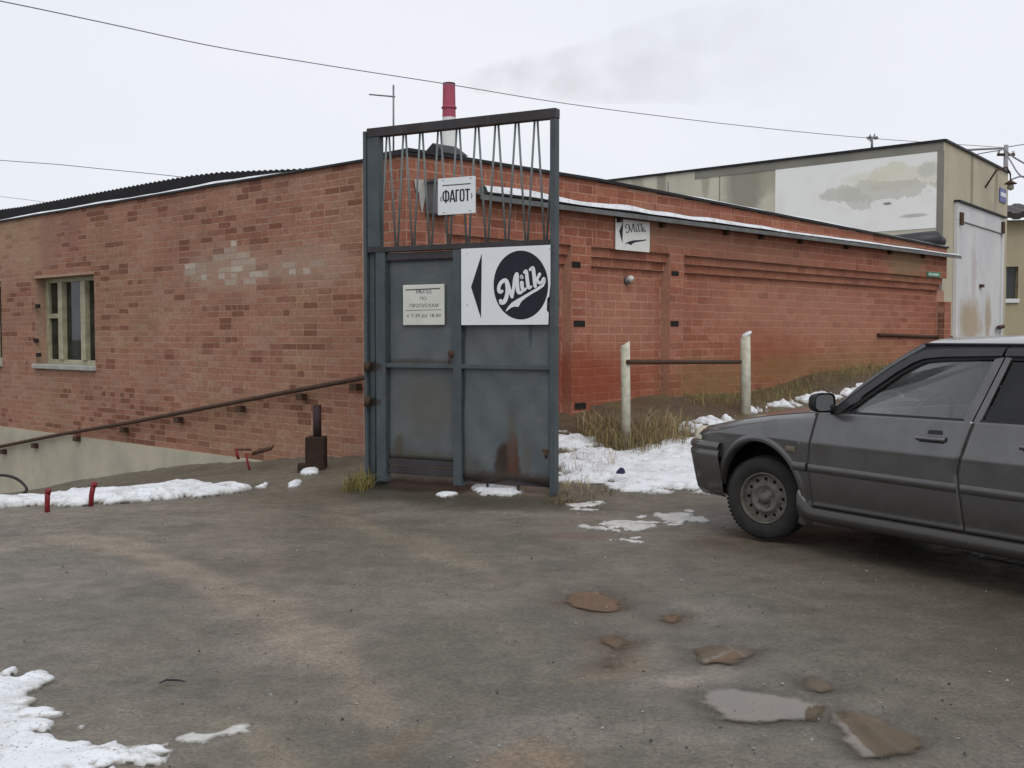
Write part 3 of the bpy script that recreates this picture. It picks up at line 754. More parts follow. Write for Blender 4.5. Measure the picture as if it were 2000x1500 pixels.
mb = MB(); mb.box(TR, s_ - .28, s_ + .28, .008, .02, zz - .045, zz + .045); mb.build('plate', plain('green_plate_paint', (.03, .22, .11), .5, bmp=0), gp_)
for k in range(11):
    mb = MB(); mb.box(TR, s_ - .22 + k * .04, s_ - .22 + k * .04 + .022, .02, .022, zz - .02, zz + .02); mb.build('letter', M_WHITE, gp_)
pa, pb = on_R(1712, 654, -REC), on_R(1856, 659, -REC)
mb = MB(); mb.tube([TR(pa[0], -REC + .03, pa[1]), TR(pb[0], -REC + .03, pb[1])], .03, 8)
tag(mb.build('pipe', M_DARK), 'straight rusty pipe fixed along the far end of the red wall', 'pipe')

# ------------------------------------------------------------------ gate
GL = Vector((-1.337, 10.45, 0)); gd = Vector((1.739, -.95, 0)).normalized(); gn = Vector((gd.y, -gd.x, 0))
gn = gn if gn.y < 0 else -gn
TG = frame(GL, gd, gn)
gp = lambda px, py, d=0.: on_plane(px, py, GL + gn * d, gd)
def gate_mat(name, base, dark, streak, stains=()):
    m, nt, b = nodes(name)
    n1 = noise(nt, 3.5, 5, .6); n2 = noise(nt, 22, 4, .6, stretch=(1, 1, .07)); n3 = noise(nt, 30, 5, .7)
    c = mixc(nt, ramp(nt, n1, .35, .68), base, dark)
    c = mixc(nt, math_(nt, 'MULTIPLY', ramp(nt, n2, .52, .72), streak), c, (.10, .10, .085))
    c = mixc(nt, math_(nt, 'MULTIPLY', ramp(nt, n3, .64, .72), .6), c, (.05, .028, .018))
    for s in stains: c = mixc(nt, math_(nt, 'MULTIPLY', blob(nt, *s[0]), s[1]), c, s[2])
    nt.links.new(c, b.inputs['Base Color']); b.inputs['Roughness'].default_value = .55; b.inputs['Specular IOR Level'].default_value = .35
    bump(nt, b, math_(nt, 'ADD', math_(nt, 'MULTIPLY', n3, .25), n1), .5, .02)
    return m
def gw(px, py): a, z_ = gp(px, py); p = TG(a, 0, z_); return (p.x, p.y, p.z)
GST = [((gw(992, 915), (.13, .13, .24), .2, 10, .35), 1., (.032, .020, .013)),
       ((gw(1003, 895), (.06, .06, .22), .25, 12, .35), .85, (.085, .030, .016)),
       ((gw(1000, 850), (.05, .05, .28), .5, 10, .5), .55, (.075, .06, .045)),
       ((gw(1030, 905), (.05, .05, .2), .5, 10, .5), .5, (.085, .075, .055)),
       ((gw(825, 905), (.6, .6, .12), .5, 9, .6), .7, (.065, .055, .035)),
       ((gw(835, 790), (.30, .30, .30), .6, 6, .5), .6, (.095, .088, .066)),
       ((gw(780, 870), (.05, .05, .10), .4, 14, .4), .7, (.06, .045, .025)),
       ((gw(1000, 938), (.9, .9, .07), .4, 9, .5), .9, (.045, .032, .024)),
       ((gw(810, 708), (.35, .35, .035), .4, 12, .5), .8, (.05, .045, .032)),
       ((gw(950, 745), (.35, .35, .07), .5, 16, .7), .5, (.055, .075, .075)),
       ((gw(1037, 655), (.022, .022, .12), .3, 14, .3), .7, (.035, .045, .055)),
       ((gw(960, 780), (.25, .25, .3), .6, 5, .5), .4, (.095, .115, .11))]
M_GATE = gate_mat('blue_grey_gate_paint', (.098, .110, .116), (.074, .086, .094), .45, GST)
M_GFRM = gate_mat('darker_gate_frame_paint', (.066, .081, .087), (.046, .059, .066), .3, [((gw(737, 716), (.10, .10, .05), .3, 14, .3), .9, (.03, .02, .016)), ((gw(737, 785), (.10, .10, .04), .3, 14, .3), .9, (.03, .02, .016))])
M_GTOP = gate_mat('rust_brown_gate_rail', (.042, .038, .042), (.03, .024, .024), .2)

# hinge post
gpo = thing('gate_post', 'tall blue grey steel hinge post at the left edge of the gate', 'post', TG(-.05, 0, 0))
mb = MB(); mb.box(TG, -.040, -.006, -.05, .06, -.25, 3.335); mb.build('channel', M_GFRM, gpo, bevel=.004)
mb = MB(); mb.box(TG, -.006, .05, -.05, -.0305, -.25, 3.335); mb.build('back_flange', M_GFRM, gpo)
for z_ in (1.13, .80): 
    mb = MB(); mb.tube([TG(.005, .075, z_ - .045), TG(.005, .075, z_ + .045)], .03, 10); mb.build('hinge', M_DARK, gpo)

gate = thing('gate_leaf', 'open blue grey sheet steel gate leaf with zigzag bars above', 'gate', TG(.9, 0, 0))
ZL, ZTOP = 2.25, 3.36
def gbox(name, a0, a1, d0, d1, z0, z1, m=M_GFRM, bev=.004, par=None):
    mb = MB(); mb.box(TG, a0, a1, d0, d1, z0, z1); return mb.build(name, m, par or gate, bevel=bev)
GW = gp(1089, 600)[0]
gbox('stile', .0, .135, -.03, .05, ZL + .001, ZTOP - .085)
gbox('stile', .0, .055, -.03, .02, .06, ZL - .001); 
gbox('stile', .095, .20, -.03, .055, .05, ZL - .052)
gbox('stile', GW - .052, GW, -.03, .05, .03, ZTOP - .085)
gbox('top_rail', .0, GW + .005, -.03, .055, ZTOP - .084, ZTOP, M_GTOP)
gbox('middle_top_rail', .0, GW - .053, -.03, .056, ZL - .05, ZL, M_GTOP)
aD0, aD1 = gp(890, 600)[0], gp(906, 600)[0]
gbox('stile', aD0, aD1, -.03, .05, .06, ZL - .051)
gbox('rail', .201, aD0 - .001, -.03, .05, 1.125, 1.165, M_GFRM); gbox('rail', aD1 + .001, GW - .053, -.03, .05, 1.125, 1.165, M_GFRM)
# fixed sheet on the right, wicket door on the left
zb = .13
mb = MB()
na, nz = 26, 40
P = []
for i in range(na + 1):
    a = aD1 + .002 + (GW - .056 - aD1) * i / na; rowp = []
    for j in range(nz + 1):
        z_ = zb + .02 * math.sin(a * 9) * (j == 0) + (ZL - .052 - zb) * j / nz
        dd = .012 + .008 * math.sin(a * 7 + 1) * math.sin(z_ * 3.1) + .004 * math.sin(a * 19 + z_ * 11)
        rowp.append(TG(a, dd, z_))
    P.append(rowp)
mb.grid(P); o = mb.build('sheet', M_GATE, gate, recalc=False); q_ = o.modifiers.new('t', 'SOLIDIFY'); q_.thickness = .004
gbox('bottom_rail', aD1 + .002, GW - .053, -.03, .005, .10, .155, M_GTOP)
door = MB(); P = []
for i in range(na + 1):
    a = .203 + (aD0 - .206) * i / na; rowp = []
    for j in range(nz + 1):
        z_ = .27 + (ZL - .13 - .27) * j / nz
        rowp.append(TG(a, -.004 + .007 * math.sin(a * 8) * math.sin(z_ * 2.6 + .5), z_))
    P.append(rowp)
door.grid(P); do = door.build('wicket_door', M_GATE, gate, recalc=False); q_ = do.modifiers.new('t', 'SOLIDIFY'); q_.thickness = .004
gbox('frame', .203, aD0 - .003, -.02, .035, ZL - .128, ZL - .06, M_GTOP, .004, do)
gbox('frame', .203, aD0 - .003, -.02, .03, .215, .27, M_GTOP, .004, do)
gbox('frame', .203, aD0 - .003, -.02, .022, .13, .20, M_GTOP, .004, do)
a_, z_ = gp(887, 691); mb = MB(); mb.lathe(lambda x, y, c: TG(a_ + x, .05 + c, z_ + y * 1.3), [(0, .012), (.028, .012), (.03, 0)], 14); mb.build('lock', M_DARK, do)
mb = MB(); mb.tube([TG(a_, .06, z_ - .02), TG(a_, .085, z_ - .03), TG(a_ - .0, .085, z_ - .09)], .008, 6); mb.build('handle', M_DARK, do)
for px in (950, 1010):
    a_ = gp(px, 950)[0]; mb = MB(); mb.tube([TG(a_, -.02, .22), TG(a_, -.02, -.02)], .011, 8); mb.build('drop_bolt', M_DARK, gate)
a_, z_ = gp(1068, 880); mb = MB(); mb.box(TG, a_ - .03, a_ + .05, .015, .03, z_ - .012, z_ + .012); mb.tube([TG(a_ + .01, .035, z_ - .01), TG(a_ + .01, .035, z_ - .06)], .012, 6); mb.build('latch', M_DARK, gate)
for (px, py) in [(741, 835), (739, 863), (739, 693), (744, 925)]:
    a_, z_ = gp(px, py); mb = MB(); mb.lathe(lambda x, y, c: TG(a_ + x, .02 + c, z_ + y), [(0, .02), (.014, .02), (.016, 0)], 10); mb.build('bolt', M_DARK, gate)
mb = MB(); mb.box(TG, .0, .14, -.028, .0, .02, .30); mb.build('gusset', M_GATE, gate)
M_GBAR = gate_mat('weathered_bar_paint', (.15, .17, .17), (.115, .135, .135), .3)
# zigzag bars
tops = [gp(px, 300)[0] for px in (759, 791.6, 824, 859.5, 896, 933, 971.6, 1011, 1048, 1086)]
for i, a in enumerate(tops):
    spL = (tops[i] - tops[i - 1]) if i else tops[1] - tops[0]; spR = (tops[i + 1] - tops[i]) if i < len(tops) - 1 else spL
    for sg, sp in ((-1, spL), (1, spR)):
        b0 = a + sg * .07 * sp; b1 = a + sg * .44 * sp
        if b1 > GW - .03 or b1 < .10: continue
        mb = MB(); mb.tube([TG(b0, .01, ZTOP - .07), TG(b1, .01, ZL - .01)], .0096, 8); mb.build('bar', M_GBAR, gate)

# ------------------------------------------------------------------ lettering helpers
def catmull(P, n=8):
    out = []
    for i in range(len(P) - 1):
        p0, p1, p2, p3 = P[max(i - 1, 0)], P[i], P[i + 1], P[min(i + 2, len(P) - 1)]
        for k in range(n):
            t = k / n
            out.append(tuple(.5 * (2 * b + (c - a) * t + (2 * a - 5 * b + 4 * c - d) * t * t + (3 * b - a - 3 * c + d) * t ** 3) for a, b, c, d in zip(p0, p1, p2, p3)))
    out.append(P[-1]); return out
def stroke(mb, pts, mapf, lift, smooth=True, caps=True):
    """flat ribbon through (x, y, width); mapf(x, y, lift) -> world"""
    P = catmull(pts, 8) if smooth and len(pts) > 2 else pts
    L, R = [], []
    for i, (x, y, w) in enumerate(P):
        a, b = P[max(i - 1, 0)], P[min(i + 1, len(P) - 1)]
        tx, ty = b[0] - a[0], b[1] - a[1]; l = math.hypot(tx, ty) or 1; nx_, ny_ = -ty / l * w / 2, tx / l * w / 2
        L.append((x + nx_, y + ny_)); R.append((x - nx_, y - ny_))
    V = [mapf(x, y, lift) for x, y in L] + [mapf(x, y, lift) for x, y in R]; n = len(P)
    mb.add(V, [(i, i + 1, n + i + 1, n + i) for i in range(n - 1)])
    if caps:
        for x, y, w in (P[0], P[-1]):
            mb.add([mapf(x + w / 2 * math.cos(k * math.pi / 8), y + w / 2 * math.sin(k * math.pi / 8), lift + .0003) for k in range(16)], [tuple(range(16))])
def flat(mb, pts, mapf, lift):
    mb.add([mapf(x, y, lift) for x, y in pts], [tuple(range(len(pts)))])
def text_mesh(txt, name, mat, parent, mapf, x0, x1, y0, y1, lift):
    """a line of type fitted into the box x0..x1, y0..y1 of a sign face"""
    cu = bpy.data.curves.new('t', 'FONT'); cu.body = txt; cu.resolution_u = 3
    ob = bpy.data.objects.new('t', cu); COL.objects.link(ob)
    dg = bpy.context.evaluated_depsgraph_get(); me = bpy.data.meshes.new_from_object(ob.evaluated_get(dg))
    bpy.data.objects.remove(ob)
    co = [v.co.copy() for v in me.vertices]
    if not co: return None
    ax, bx = min(c.x for c in co), max(c.x for c in co); ay, by = min(c.y for c in co), max(c.y for c in co)
    mb = MB(); mb.add([mapf(x0 + (c.x - ax) / (bx - ax) * (x1 - x0), y0 + (c.y - ay) / (by - ay) * (y1 - y0), lift) for c in co], [tuple(p.vertices) for p in me.polygons])
    return mb.build(name, mat, parent, recalc=False)

MILK = [  # (x, y, width) in the big sign's own drawing units
    [(607, 815, 40), (575, 822, 62), (556, 775, 50), (585, 695, 52), (650, 655, 58), (683, 700, 60), (715, 800, 52), (752, 900, 46)],
    [(672, 690, 50), (682, 790, 50), (672, 890, 58), (640, 965, 62), (600, 985, 62), (585, 955, 52)],
    [(752, 898, 44), (775, 760, 44), (795, 620, 48), (822, 562, 50)],
    [(826, 570, 52), (828, 690, 56), (838, 800, 56), (862, 838, 52), (912, 815, 34)],
    [(893, 604, 58), (897, 610, 58)],
    [(897, 690, 54), (905, 770, 52), (925, 800, 48), (960, 775, 30)],
    [(935, 540, 40), (962, 522, 46), (975, 620, 52), (988, 730, 52), (1008, 768, 46), (1036, 745, 28)],
    [(1020, 500, 42), (1060, 475, 50), (1075, 570, 54), (1088, 690, 54), (1095, 745, 48)],
    [(1090, 672, 40), (1130, 620, 42), (1160, 566, 46)],
    [(1115, 640, 42), (1150, 690, 46), (1188, 685, 40), (1205, 640, 32), (1222, 625, 36)],
]
SWOOSH = [(1245, 630), (1243, 680), (1215, 745), (1140, 800), (1040, 855), (950, 915), (890, 965), (868, 1005), (845, 1045), (790, 1040), (740, 1055), (700, 1085), (668, 1112), (657, 1104),
          (690, 1050), (745, 985), (830, 930), (930, 875), (1030, 815), (1120, 762), (1185, 712), (1207, 665), (1212, 628)]

# big sign with round emblem
a0, a1 = gp(908, 560)[0], gp(1081, 560)[0]; zt, zb_ = gp(995, 483)[1], gp(995, 634.5)[1]
sg = thing('milk_sign', 'white sign with black disc and arrow on the gate', 'sign', TG((a0 + a1) / 2, .06, (zt + zb_) / 2))
outl = [(a0, zb_), (a1 - .02, zb_), (a1 - .016, zb_ + .10), (a1 - .035, zb_ + .12), (a1 - .03, zb_ + .22), (a1 - .012, zb_ + .24), (a1, zb_ + .34), (a1, zt), (a0, zt)]
mb = MB(); mb.prism(outl, lambda a, b, c: TG(a, b, c), .057, .063); mb.build('panel', M_WHITE, sg)
def mg(cx, cy, lift):
    a, z_ = gp(900 + cx / 7.5, 460 + cy / 7.5, .064); return TG(a, .0635 + lift, z_)
mb = MB(); flat(mb, [(880 + 400 * math.cos(k * math.pi / 32), 725 + 505 * math.sin(k * math.pi / 32)) for k in range(64)], mg, .0006); mb.build('emblem_disc', M_INK, sg, recalc=False)
mb = MB(); flat(mb, [(308, 262), (296, 1215), (150, 755)], mg, .0006); mb.build('arrow', M_INK, sg, recalc=False)
mb = MB()
for k, st in enumerate(MILK): stroke(mb, st, mg, .0014 + k * .0006)
mb.build('lettering', M_WHITE, sg, recalc=False)
mb = MB(); flat(mb, SWOOSH, mg, .0014); mb.build('swoosh', M_WHITE, sg, recalc=False)
for cx, cy in [(98, 268), (1300, 200), (95, 1018), (1290, 1000)]:
    mb = MB(); flat(mb, [(cx + 9 * math.cos(k), cy + 9 * math.sin(k)) for k in range(6)], mg, .002); mb.build('screw', M_SCREW, sg, recalc=False)

# pass sign
a0, a1 = gp(790.5, 600)[0], gp(871, 600)[0]; zt, zb_ = gp(830, 556)[1], gp(830, 635)[1]
ps = thing('pass_sign', 'cream notice with grey Cyrillic lettering on the wicket door', 'sign', TG((a0 + a1) / 2, .01, (zt + zb_) / 2))
mb = MB(); mb.box(TG, a0, a1, .018, .03, zb_, zt); mb.build('panel', M_CREAM, ps, bevel=.004)
ms = lambda x, y, l: TG(a0 + (a1 - a0) * x, .0305 + l, zb_ + (zt - zb_) * y)
mb = MB(); stroke(mb, [(.07, .875, .028), (.90, .895, .028)], ms, .0006, False, False); mb.build('rule', M_GREYINK, ps, recalc=False)
mb = MB(); stroke(mb, [(.06, .365, .012), (.93, .375, .012)], ms, .0006, False, False); mb.build('rule', M_GREYINK, ps, recalc=False)
for txt, x0, x1, y0, y1 in [('ВЪЕЗД', .33, .70, .77, .865), ('ПО', .42, .58, .615, .70), ('ПРОПУСКАМ', .17, .86, .44, .53), ('с 7-30 до 18-00', .10, .92, .18, .28)]:
    text_mesh(txt, 'lettering', M_GREYINK, ps, ms, x0, x1, y0, y1, .0006)

# company sign on the bars
a0, a1 = gp(858.5, 385)[0], gp(931.5, 385)[0]; zt, zb_ = gp(895, 347)[1], gp(895, 418.5)[1]
fs = thing('company_sign', 'white sign with black Cyrillic word hung on the zigzag bars', 'sign', TG((a0 + a1) / 2, .03, (zt + zb_) / 2))
mb = MB(); mb.box(TG, a0, a1, .022, .028, zb_, zt); mb.build('panel', M_WHITE, fs)
mf = lambda x, y, l: TG(a0 + (a1 - a0) * x, .0285 + l, zb_ + (zt - zb_) * y)
mb = MB(); stroke(mb, [(.12, .80, .03), (.88, .80, .03)], mf, .0006, False, False); mb.build('small_line', M_GREYINK, fs, recalc=False)
def letter(strokes, x0, x1, y0=.335, y1=.665, w=.040, name='letter', mat=None):
    mb = MB()
    for k, st in enumerate(strokes):
        stroke(mb, [(x0 + (x1 - x0) * x, y0 + (y1 - y0) * y, w * ww) for x, y, ww in st], mf, .0006 + .0003 * k, len(st) > 3, False)
    mb.build(name, mat or M_INK, fs, recalc=False)
w1 = 1.0
oval = lambda x0, x1, y0, y1: [((x0 + x1) / 2 + (x1 - x0) / 2 * (abs(math.cos(t)) ** .6 * (1 if math.cos(t) > 0 else -1)), (y0 + y1) / 2 + (y1 - y0) / 2 * (abs(math.sin(t)) ** .6 * (1 if math.sin(t) > 0 else -1)), 1.) for t in [k * math.pi / 10 for k in range(21)]]
letter([oval(.08, .92, .14, .90), [(.5, -.06, 1.), (.5, 1.04, 1.)]], .13, .31)
letter([[(.05, 0, 1.), (.46, 1., 1.)], [(.95, 0, 1.), (.54, 1., 1.)], [(.22, .26, .9), (.78, .26, .9)]], .325, .46)
letter([[(.2, 0, 1.), (.2, 1., 1.)], [(.2, .945, 1.), (1., .945, 1.)]], .475, .575)
letter([oval(.12, .88, .04, .97)], .59, .715)
letter([[(.5, 0, 1.), (.5, 1., 1.)], [(0, .945, 1.), (1, .945, 1.)]], .73, .86)
letter([[(1, 0, .6), (.2, .5, .6), (1, 1, .6)]], .065, .10, .36, .50, name='quote_mark', mat=M_GREYINK); letter([[(0, 0, .6), (.8, .5, .6), (0, 1, .6)]], .89, .925, .40, .54, name='quote_mark', mat=M_GREYINK)
for x, y in [(.14, .94), (.88, .95), (.16, .06), (.86, .06)]:
    mb = MB(); stroke(mb, [(x - .03, y, .02), (x + .03, y, .02)], mf, .0008, False, False); mb.build('screw', M_SCREW, fs, recalc=False)

# small sign on the brick wall
q1, q2 = on_R(1203, 460, .03), on_R(1269.5, 460, .03); zt, zb_ = on_R(1236, 430, .03)[1], on_R(1236, 490, .03)[1]
ss = thing('wall_sign', 'small white square sign with arrow and script word under the snowy cornice', 'sign', TR((q1[0] + q2[0]) / 2, .03, (zt + zb_) / 2))
mb = MB(); mb.box(TR, q1[0], q2[0], .015, .025, zb_, zt); mb.build('panel', plain('white_wall_sign', (.72, .72, .68), .5, var=.1, bmp=0), ss)
def mw(cx, cy, lift):
    s_, z_ = on_R(1190 + cx / 15, 410 + cy / 15, .026); return TR(s_, .0255 + lift, z_)
mb = MB(); flat(mb, [(405, 345), (385, 980), (288, 620)], mw, .0008); mb.build('arrow', M_INK, ss, recalc=False)
mb = MB(); sx = lambda x, y: (455 + (x - 540) * .91, 340 + (y - 450) * .78 + (x - 880) * .33)
for k, st in enumerate(MILK): stroke(mb, [(*sx(x, y), w * .44) for x, y, w in st], mw, .001 + k * .0006)
mb.build('lettering', M_SMALLINK, ss, recalc=False)
mb = MB(); flat(mb, [(440, 1010), (560, 930), (700, 892), (900, 880), (1040, 868), (1095, 845), (1060, 900), (880, 930), (720, 962), (632, 1032), (545, 985)], mw, .0008); mb.build('swoosh', M_INK, ss, recalc=False)

# ------------------------------------------------------------------ grey concrete building behind
GC = atY(1845, 277, 24); GC = Vector((GC.x, GC.y, 0)); gZT = 5.62
gR = Vector((.597, .802, 0)).normalized(); gRn = Vector((gR.y, -gR.x, 0)); gLn = nL
TGL, TGR = frame(GC, dL, gLn), frame(GC, gR, gRn)
gb = thing('concrete_building', 'tall grey beige concrete panel building with white painted patch and white gate', 'building', GC)
def conc(name, c, c2, stains=()):
    m, nt, b = nodes(name)
    n1 = noise(nt, .9, 5, .6); n2 = noise(nt, 9, 5, .6, stretch=(1, 1, .15)); n3 = noise(nt, 40, 4, .7)
    k = mixc(nt, ramp(nt, n1, .35, .68), c, c2); k = mixc(nt, math_(nt, 'MULTIPLY', ramp(nt, n2, .55, .75), .35), k, tuple(x * .6 for x in c))
    for s in stains: k = mixc(nt, math_(nt, 'MULTIPLY', blob(nt, *s[0]), s[1]), k, s[2])
    nt.links.new(k, b.inputs['Base Color']); b.inputs['Roughness'].default_value = .9; b.inputs['Specular IOR Level'].default_value = .2
    bump(nt, b, n3, .25, .01); return m
gl = lambda px, py: (lambda q: tuple(TGL(q[0], 0, q[1])))(on_plane(px, py, GC, dL))
gr = lambda px, py: (lambda q: tuple(TGR(q[0], 0, q[1])))(on_plane(px, py, GC, gR))
M_CONL = conc('stained_concrete', (.60, .57, .46), (.52, .49, .40), [((gl(1452, 360), (.5, .5, 1.1), .4, 3, .4), .8, (.26, .245, .195)), ((gl(1292, 362), (.14, .14, .6), .4, 4, .3), .8, (.26, .245, .195)),
    ((gl(1245, 360), (.2, .2, .35), .4, 4, .3), .6, (.29, .26, .20)), ((gl(1378, 350), (.12, .12, .5), .4, 4, .3), .6, (.29, .27, .21)), ((gl(1500, 335), (.6, .6, .5), .4, 3, .4), .6, (.31, .29, .23))])
M_CONR = conc('beige_concrete', (.49, .44, .33), (.42, .38, .285), [((gr(1899, 345), (.10, .10, 1.2), .4, 5, .3), .55, (.20, .17, .11)), ((gr(1947, 350), (.10, .10, .8), .4, 5, .3), .55, (.18, .15, .10))])
M_BAND = conc('dark_grey_band', (.27, .255, .215), (.22, .21, .18))
mb = MB(); depth = 12
a_, b_, c_, d_ = TGL(12, 0, 0), TGL(0, 0, 0), TGR(5.8, 0, 0), TGR(5.8, 0, 0) + dL * 12
zz = lambda p, z_: Vector((p.x, p.y, z_))
wl_ = MB(); wl_.quad(zz(a_, -1), zz(b_, -1), zz(b_, gZT), zz(a_, gZT)); wl_.quad(zz(d_, -1), zz(a_, -1), zz(a_, gZT), zz(d_, gZT)); wl_.build('wall', M_CONL, gb, recalc=False)
wr_ = MB(); wr_.quad(zz(b_, -1), zz(c_, -1), zz(c_, gZT), zz(b_, gZT)); wr_.quad(zz(c_, -1), zz(d_, -1), zz(d_, gZT), zz(c_, gZT)); wr_.build('wall', M_CONR, gb, recalc=False)
rf = MB(); rf.quad(zz(a_, gZT), zz(b_, gZT), zz(c_, gZT), zz(d_, gZT)); rf.build('roof', M_BLACK, gb, recalc=False)
mb = MB(); mb.box(TGL, -.02, 12, .0, .05, gZT, gZT + .05); mb.box(TGR, -.02, 5.85, .001, .05, gZT - .001, gZT + .049); mb.build('roof_edge', M_BLACK, gb)
mb = MB(); sA = on_plane(1515, 330, GC, dL)[0]
mb.box(TGL, .02, sA + 2.3, .0, .012, gZT - .20, gZT - .002); mb.box(TGL, .0, on_plane(1830, 350, GC, dL)[0] - .01, .0, .0125, 2.2, gZT - .203); mb.build('band', M_BAND, gb)
def panel_mat():
    m, nt, b = nodes('peeling_white_paint')
    n1 = noise(nt, 1.3, 5, .6); n3 = noise(nt, 25, 4, .7)
    k = mixc(nt, ramp(nt, n1, .45, .7), (.90, .90, .86), (.84, .84, .79))
    for s in [((gl(1765, 345), (.95, .95, .30), .10, 2.2, 1.2), .6, (.70, .67, .50)), ((gl(1730, 372), (1.05, 1.05, .22), .07, 2.4, 1.3), .7, (.58, .56, .49)), ((gl(1640, 380), (.5, .5, .16), .08, 3, .9), .8, (.60, .585, .52)),
              ((gl(1680, 395), (.35, .35, .18), .08, 3, .9), .7, (.60, .585, .52)), ((gl(1812, 330), (.2, .2, .16), .3, 5, .4), .7, (.58, .57, .52)), ((gl(1785, 421), (.30, .30, .04), .3, 6, .3), .7, (.40, .40, .36)),
              ((gl(1733, 398), (.10, .10, .03), .3, 6, .3), .85, (.16, .16, .15)), ((gl(1690, 350), (.5, .5, .14), .35, 3, .5), .5, (.72, .70, .56))]:
        k = mixc(nt, math_(nt, 'MULTIPLY', blob(nt, *s[0]), s[1]), k, s[2])
    nt.links.new(k, b.inputs['Base Color']); b.inputs['Roughness'].default_value = .85; bump(nt, b, n3, .2, .008); return m
mb = MB(); sB = on_plane(1830, 350, GC, dL)[0]; pz0, pz1 = on_plane(1830, 445, GC, dL)[1], on_plane(1830, 292, GC, dL)[1]
mb.box(TGL, sB, sA, .0, .010, pz0, pz1 + .03); mb.build('painted_panel', panel_mat(), gb)
for s_ in (sA + 1.55, sA + 3.1, sA + 4.65): mb = MB(); mb.box(TGL, s_, s_ + .03, .0, .006, 2, gZT - .2); mb.build('panel_joint', M_BAND, gb)
for t_ in (2.2, 4.45): mb = MB(); mb.box(TGR, t_, t_ + .04, .0, .006, 4.45, gZT); mb.build('panel_joint', M_BAND, gb)
t0, t1 = on_plane(1862, 500, GC, gR)[0], on_plane(1953, 500, GC, gR)[0]; dz = on_plane(1862, 394, GC, gR)[1]
gdr = MB(); M_WGATE = conc('chipped_white_gate_paint', (.62, .62, .62), (.55, .55, .56), [((gr(1890, 630), (1.0, 1.0, .5), .5, 3, .6), .75, (.36, .26, .14)), ((gr(1925, 620), (.3, .3, .5), .4, 4, .5), .7, (.33, .24, .13)), ((gr(1897, 530), (.25, .25, .7), .4, 4, .5), .5, (.42, .36, .34))])
tm = (t0 + t1) / 2
gf = MB(); gf.box(TGR, t0 - .02, t1 + .05, .0, .09, dz - .40, dz); gf.box(TGR, t0 - .02, t0 + .16, .0, .09, -.5, dz - .402); gf.box(TGR, t1 - .14, t1 + .05, .0, .09, -.5, dz - .402)
gfo = gf.build('garage_gate', M_WGATE, gb, bevel=.01)
for a, b2 in ((t0 + .17, tm - .012), (tm + .012, t1 - .15)):
    mb = MB(); mb.box(TGR, a, b2, .0, .055, -.5, dz - .41); mb.build('leaf', M_WGATE, gfo, bevel=.01)
for px, py in [(1868, 428), (1950, 445)]:
    t_, z_ = on_plane(px, py, GC, gR); mb = MB(); mb.box(TGR, t_ - .1, t_ + .1, .09, .14, z_ - .14, z_ + .14); mb.build('hinge', M_DARK, gfo)
t_, z_ = on_plane(1910, 558, GC, gR); mb = MB(); mb.box(TGR, t_ - .12, t_ + .12, .055, .12, z_ - .04, z_ + .03); mb.build('handle', M_DARK, gfo)
mb = MB(); mb.box(TGR, t0 - .05, t1 + .1, .0, .14, dz + .002, dz + .04); mb.build('drip_strip', M_BLACK, gfo)
# gooseneck lamp and address plate on it
t_, z_ = on_plane(1931, 362, GC, gR); sh_ = thing('street_lamp', 'gooseneck lamp on the beige wall above the white garage gate', 'lamp', TGR(t_, .5, z_))
mb = MB(); mb.tube([TGR(t_ - .35, 0, z_ - .1), TGR(t_ - .35, .25, z_ + .3), TGR(t_ - .2, .45, z_ + .38), TGR(t_ - .05, .5, z_ + .22), TGR(t_, .5, z_ + .08)], .022, 8); mb.build('arm', M_DARK, sh_)
mb = MB(); mb.lathe(lambda x, y, c: TGR(t_ + x, .5 + y, z_ + c), [(.02, .10), (.05, .06), (.15, 0), (.14, -.01), (.02, .04)], 18); mb.build('lamp_shade', M_DARK, sh_)
mb = MB(); mb.lathe(lambda x, y, c: TGR(t_ + x, .5 + y, z_ + c), [(.05, .0), (.08, -.06), (.075, -.13), (0, -.17)], 16); mb.build('globe', plain('dusty_lamp_globe', (.30, .30, .24), .3, bmp=0), sh_)
t_, z_ = on_plane(1957, 382, GC, gR); ad = thing('address_plate', 'blue and white address plate near the far edge of the beige wall', 'plate', TGR(t_, .01, z_))
mb = MB(); mb.box(TGR, t_ - .32, t_ + .32, .008, .03, z_ - .17, z_ + .17); mb.build('plate', plain('blue_plate', (.13, .15, .38), .5, bmp=0), ad)
mb = MB(); mb.box(TGR, t_ - .26, t_ + .28, .03, .034, z_ - .03, z_ + .07); mb.build('stripe', M_WHITE, ad)
t_, z_ = on_plane(1943, 640, GC, gR); mb = MB(); mb.tube([TGR(t_ - .25, .14, z_), TGR(t_ + .25, .14, z_ + .03)], .05, 8); mb.build('door_stop', M_DARK, gfo)

# black tarpaulin roll lying on the brick roof
tp = [atY(1700, 468, 21.8), atY(1740, 464, 21.8), atY(1790, 462, 21.7), atY(1828, 460, 21.6), atY(1842, 466, 21.6)]
mb = MB(); mb.tube([p + Vector((0, 0, -.12)) for p in tp], [.10, .16, .20, .22, .12], 14)
tag(mb.build('tarpaulin', plain('black_tarpaulin', (.022, .022, .026), .45, var=.3, bmp=.5, bs=9)), 'black rolled tarpaulin lying between the brick roof and the grey building', 'tarpaulin')

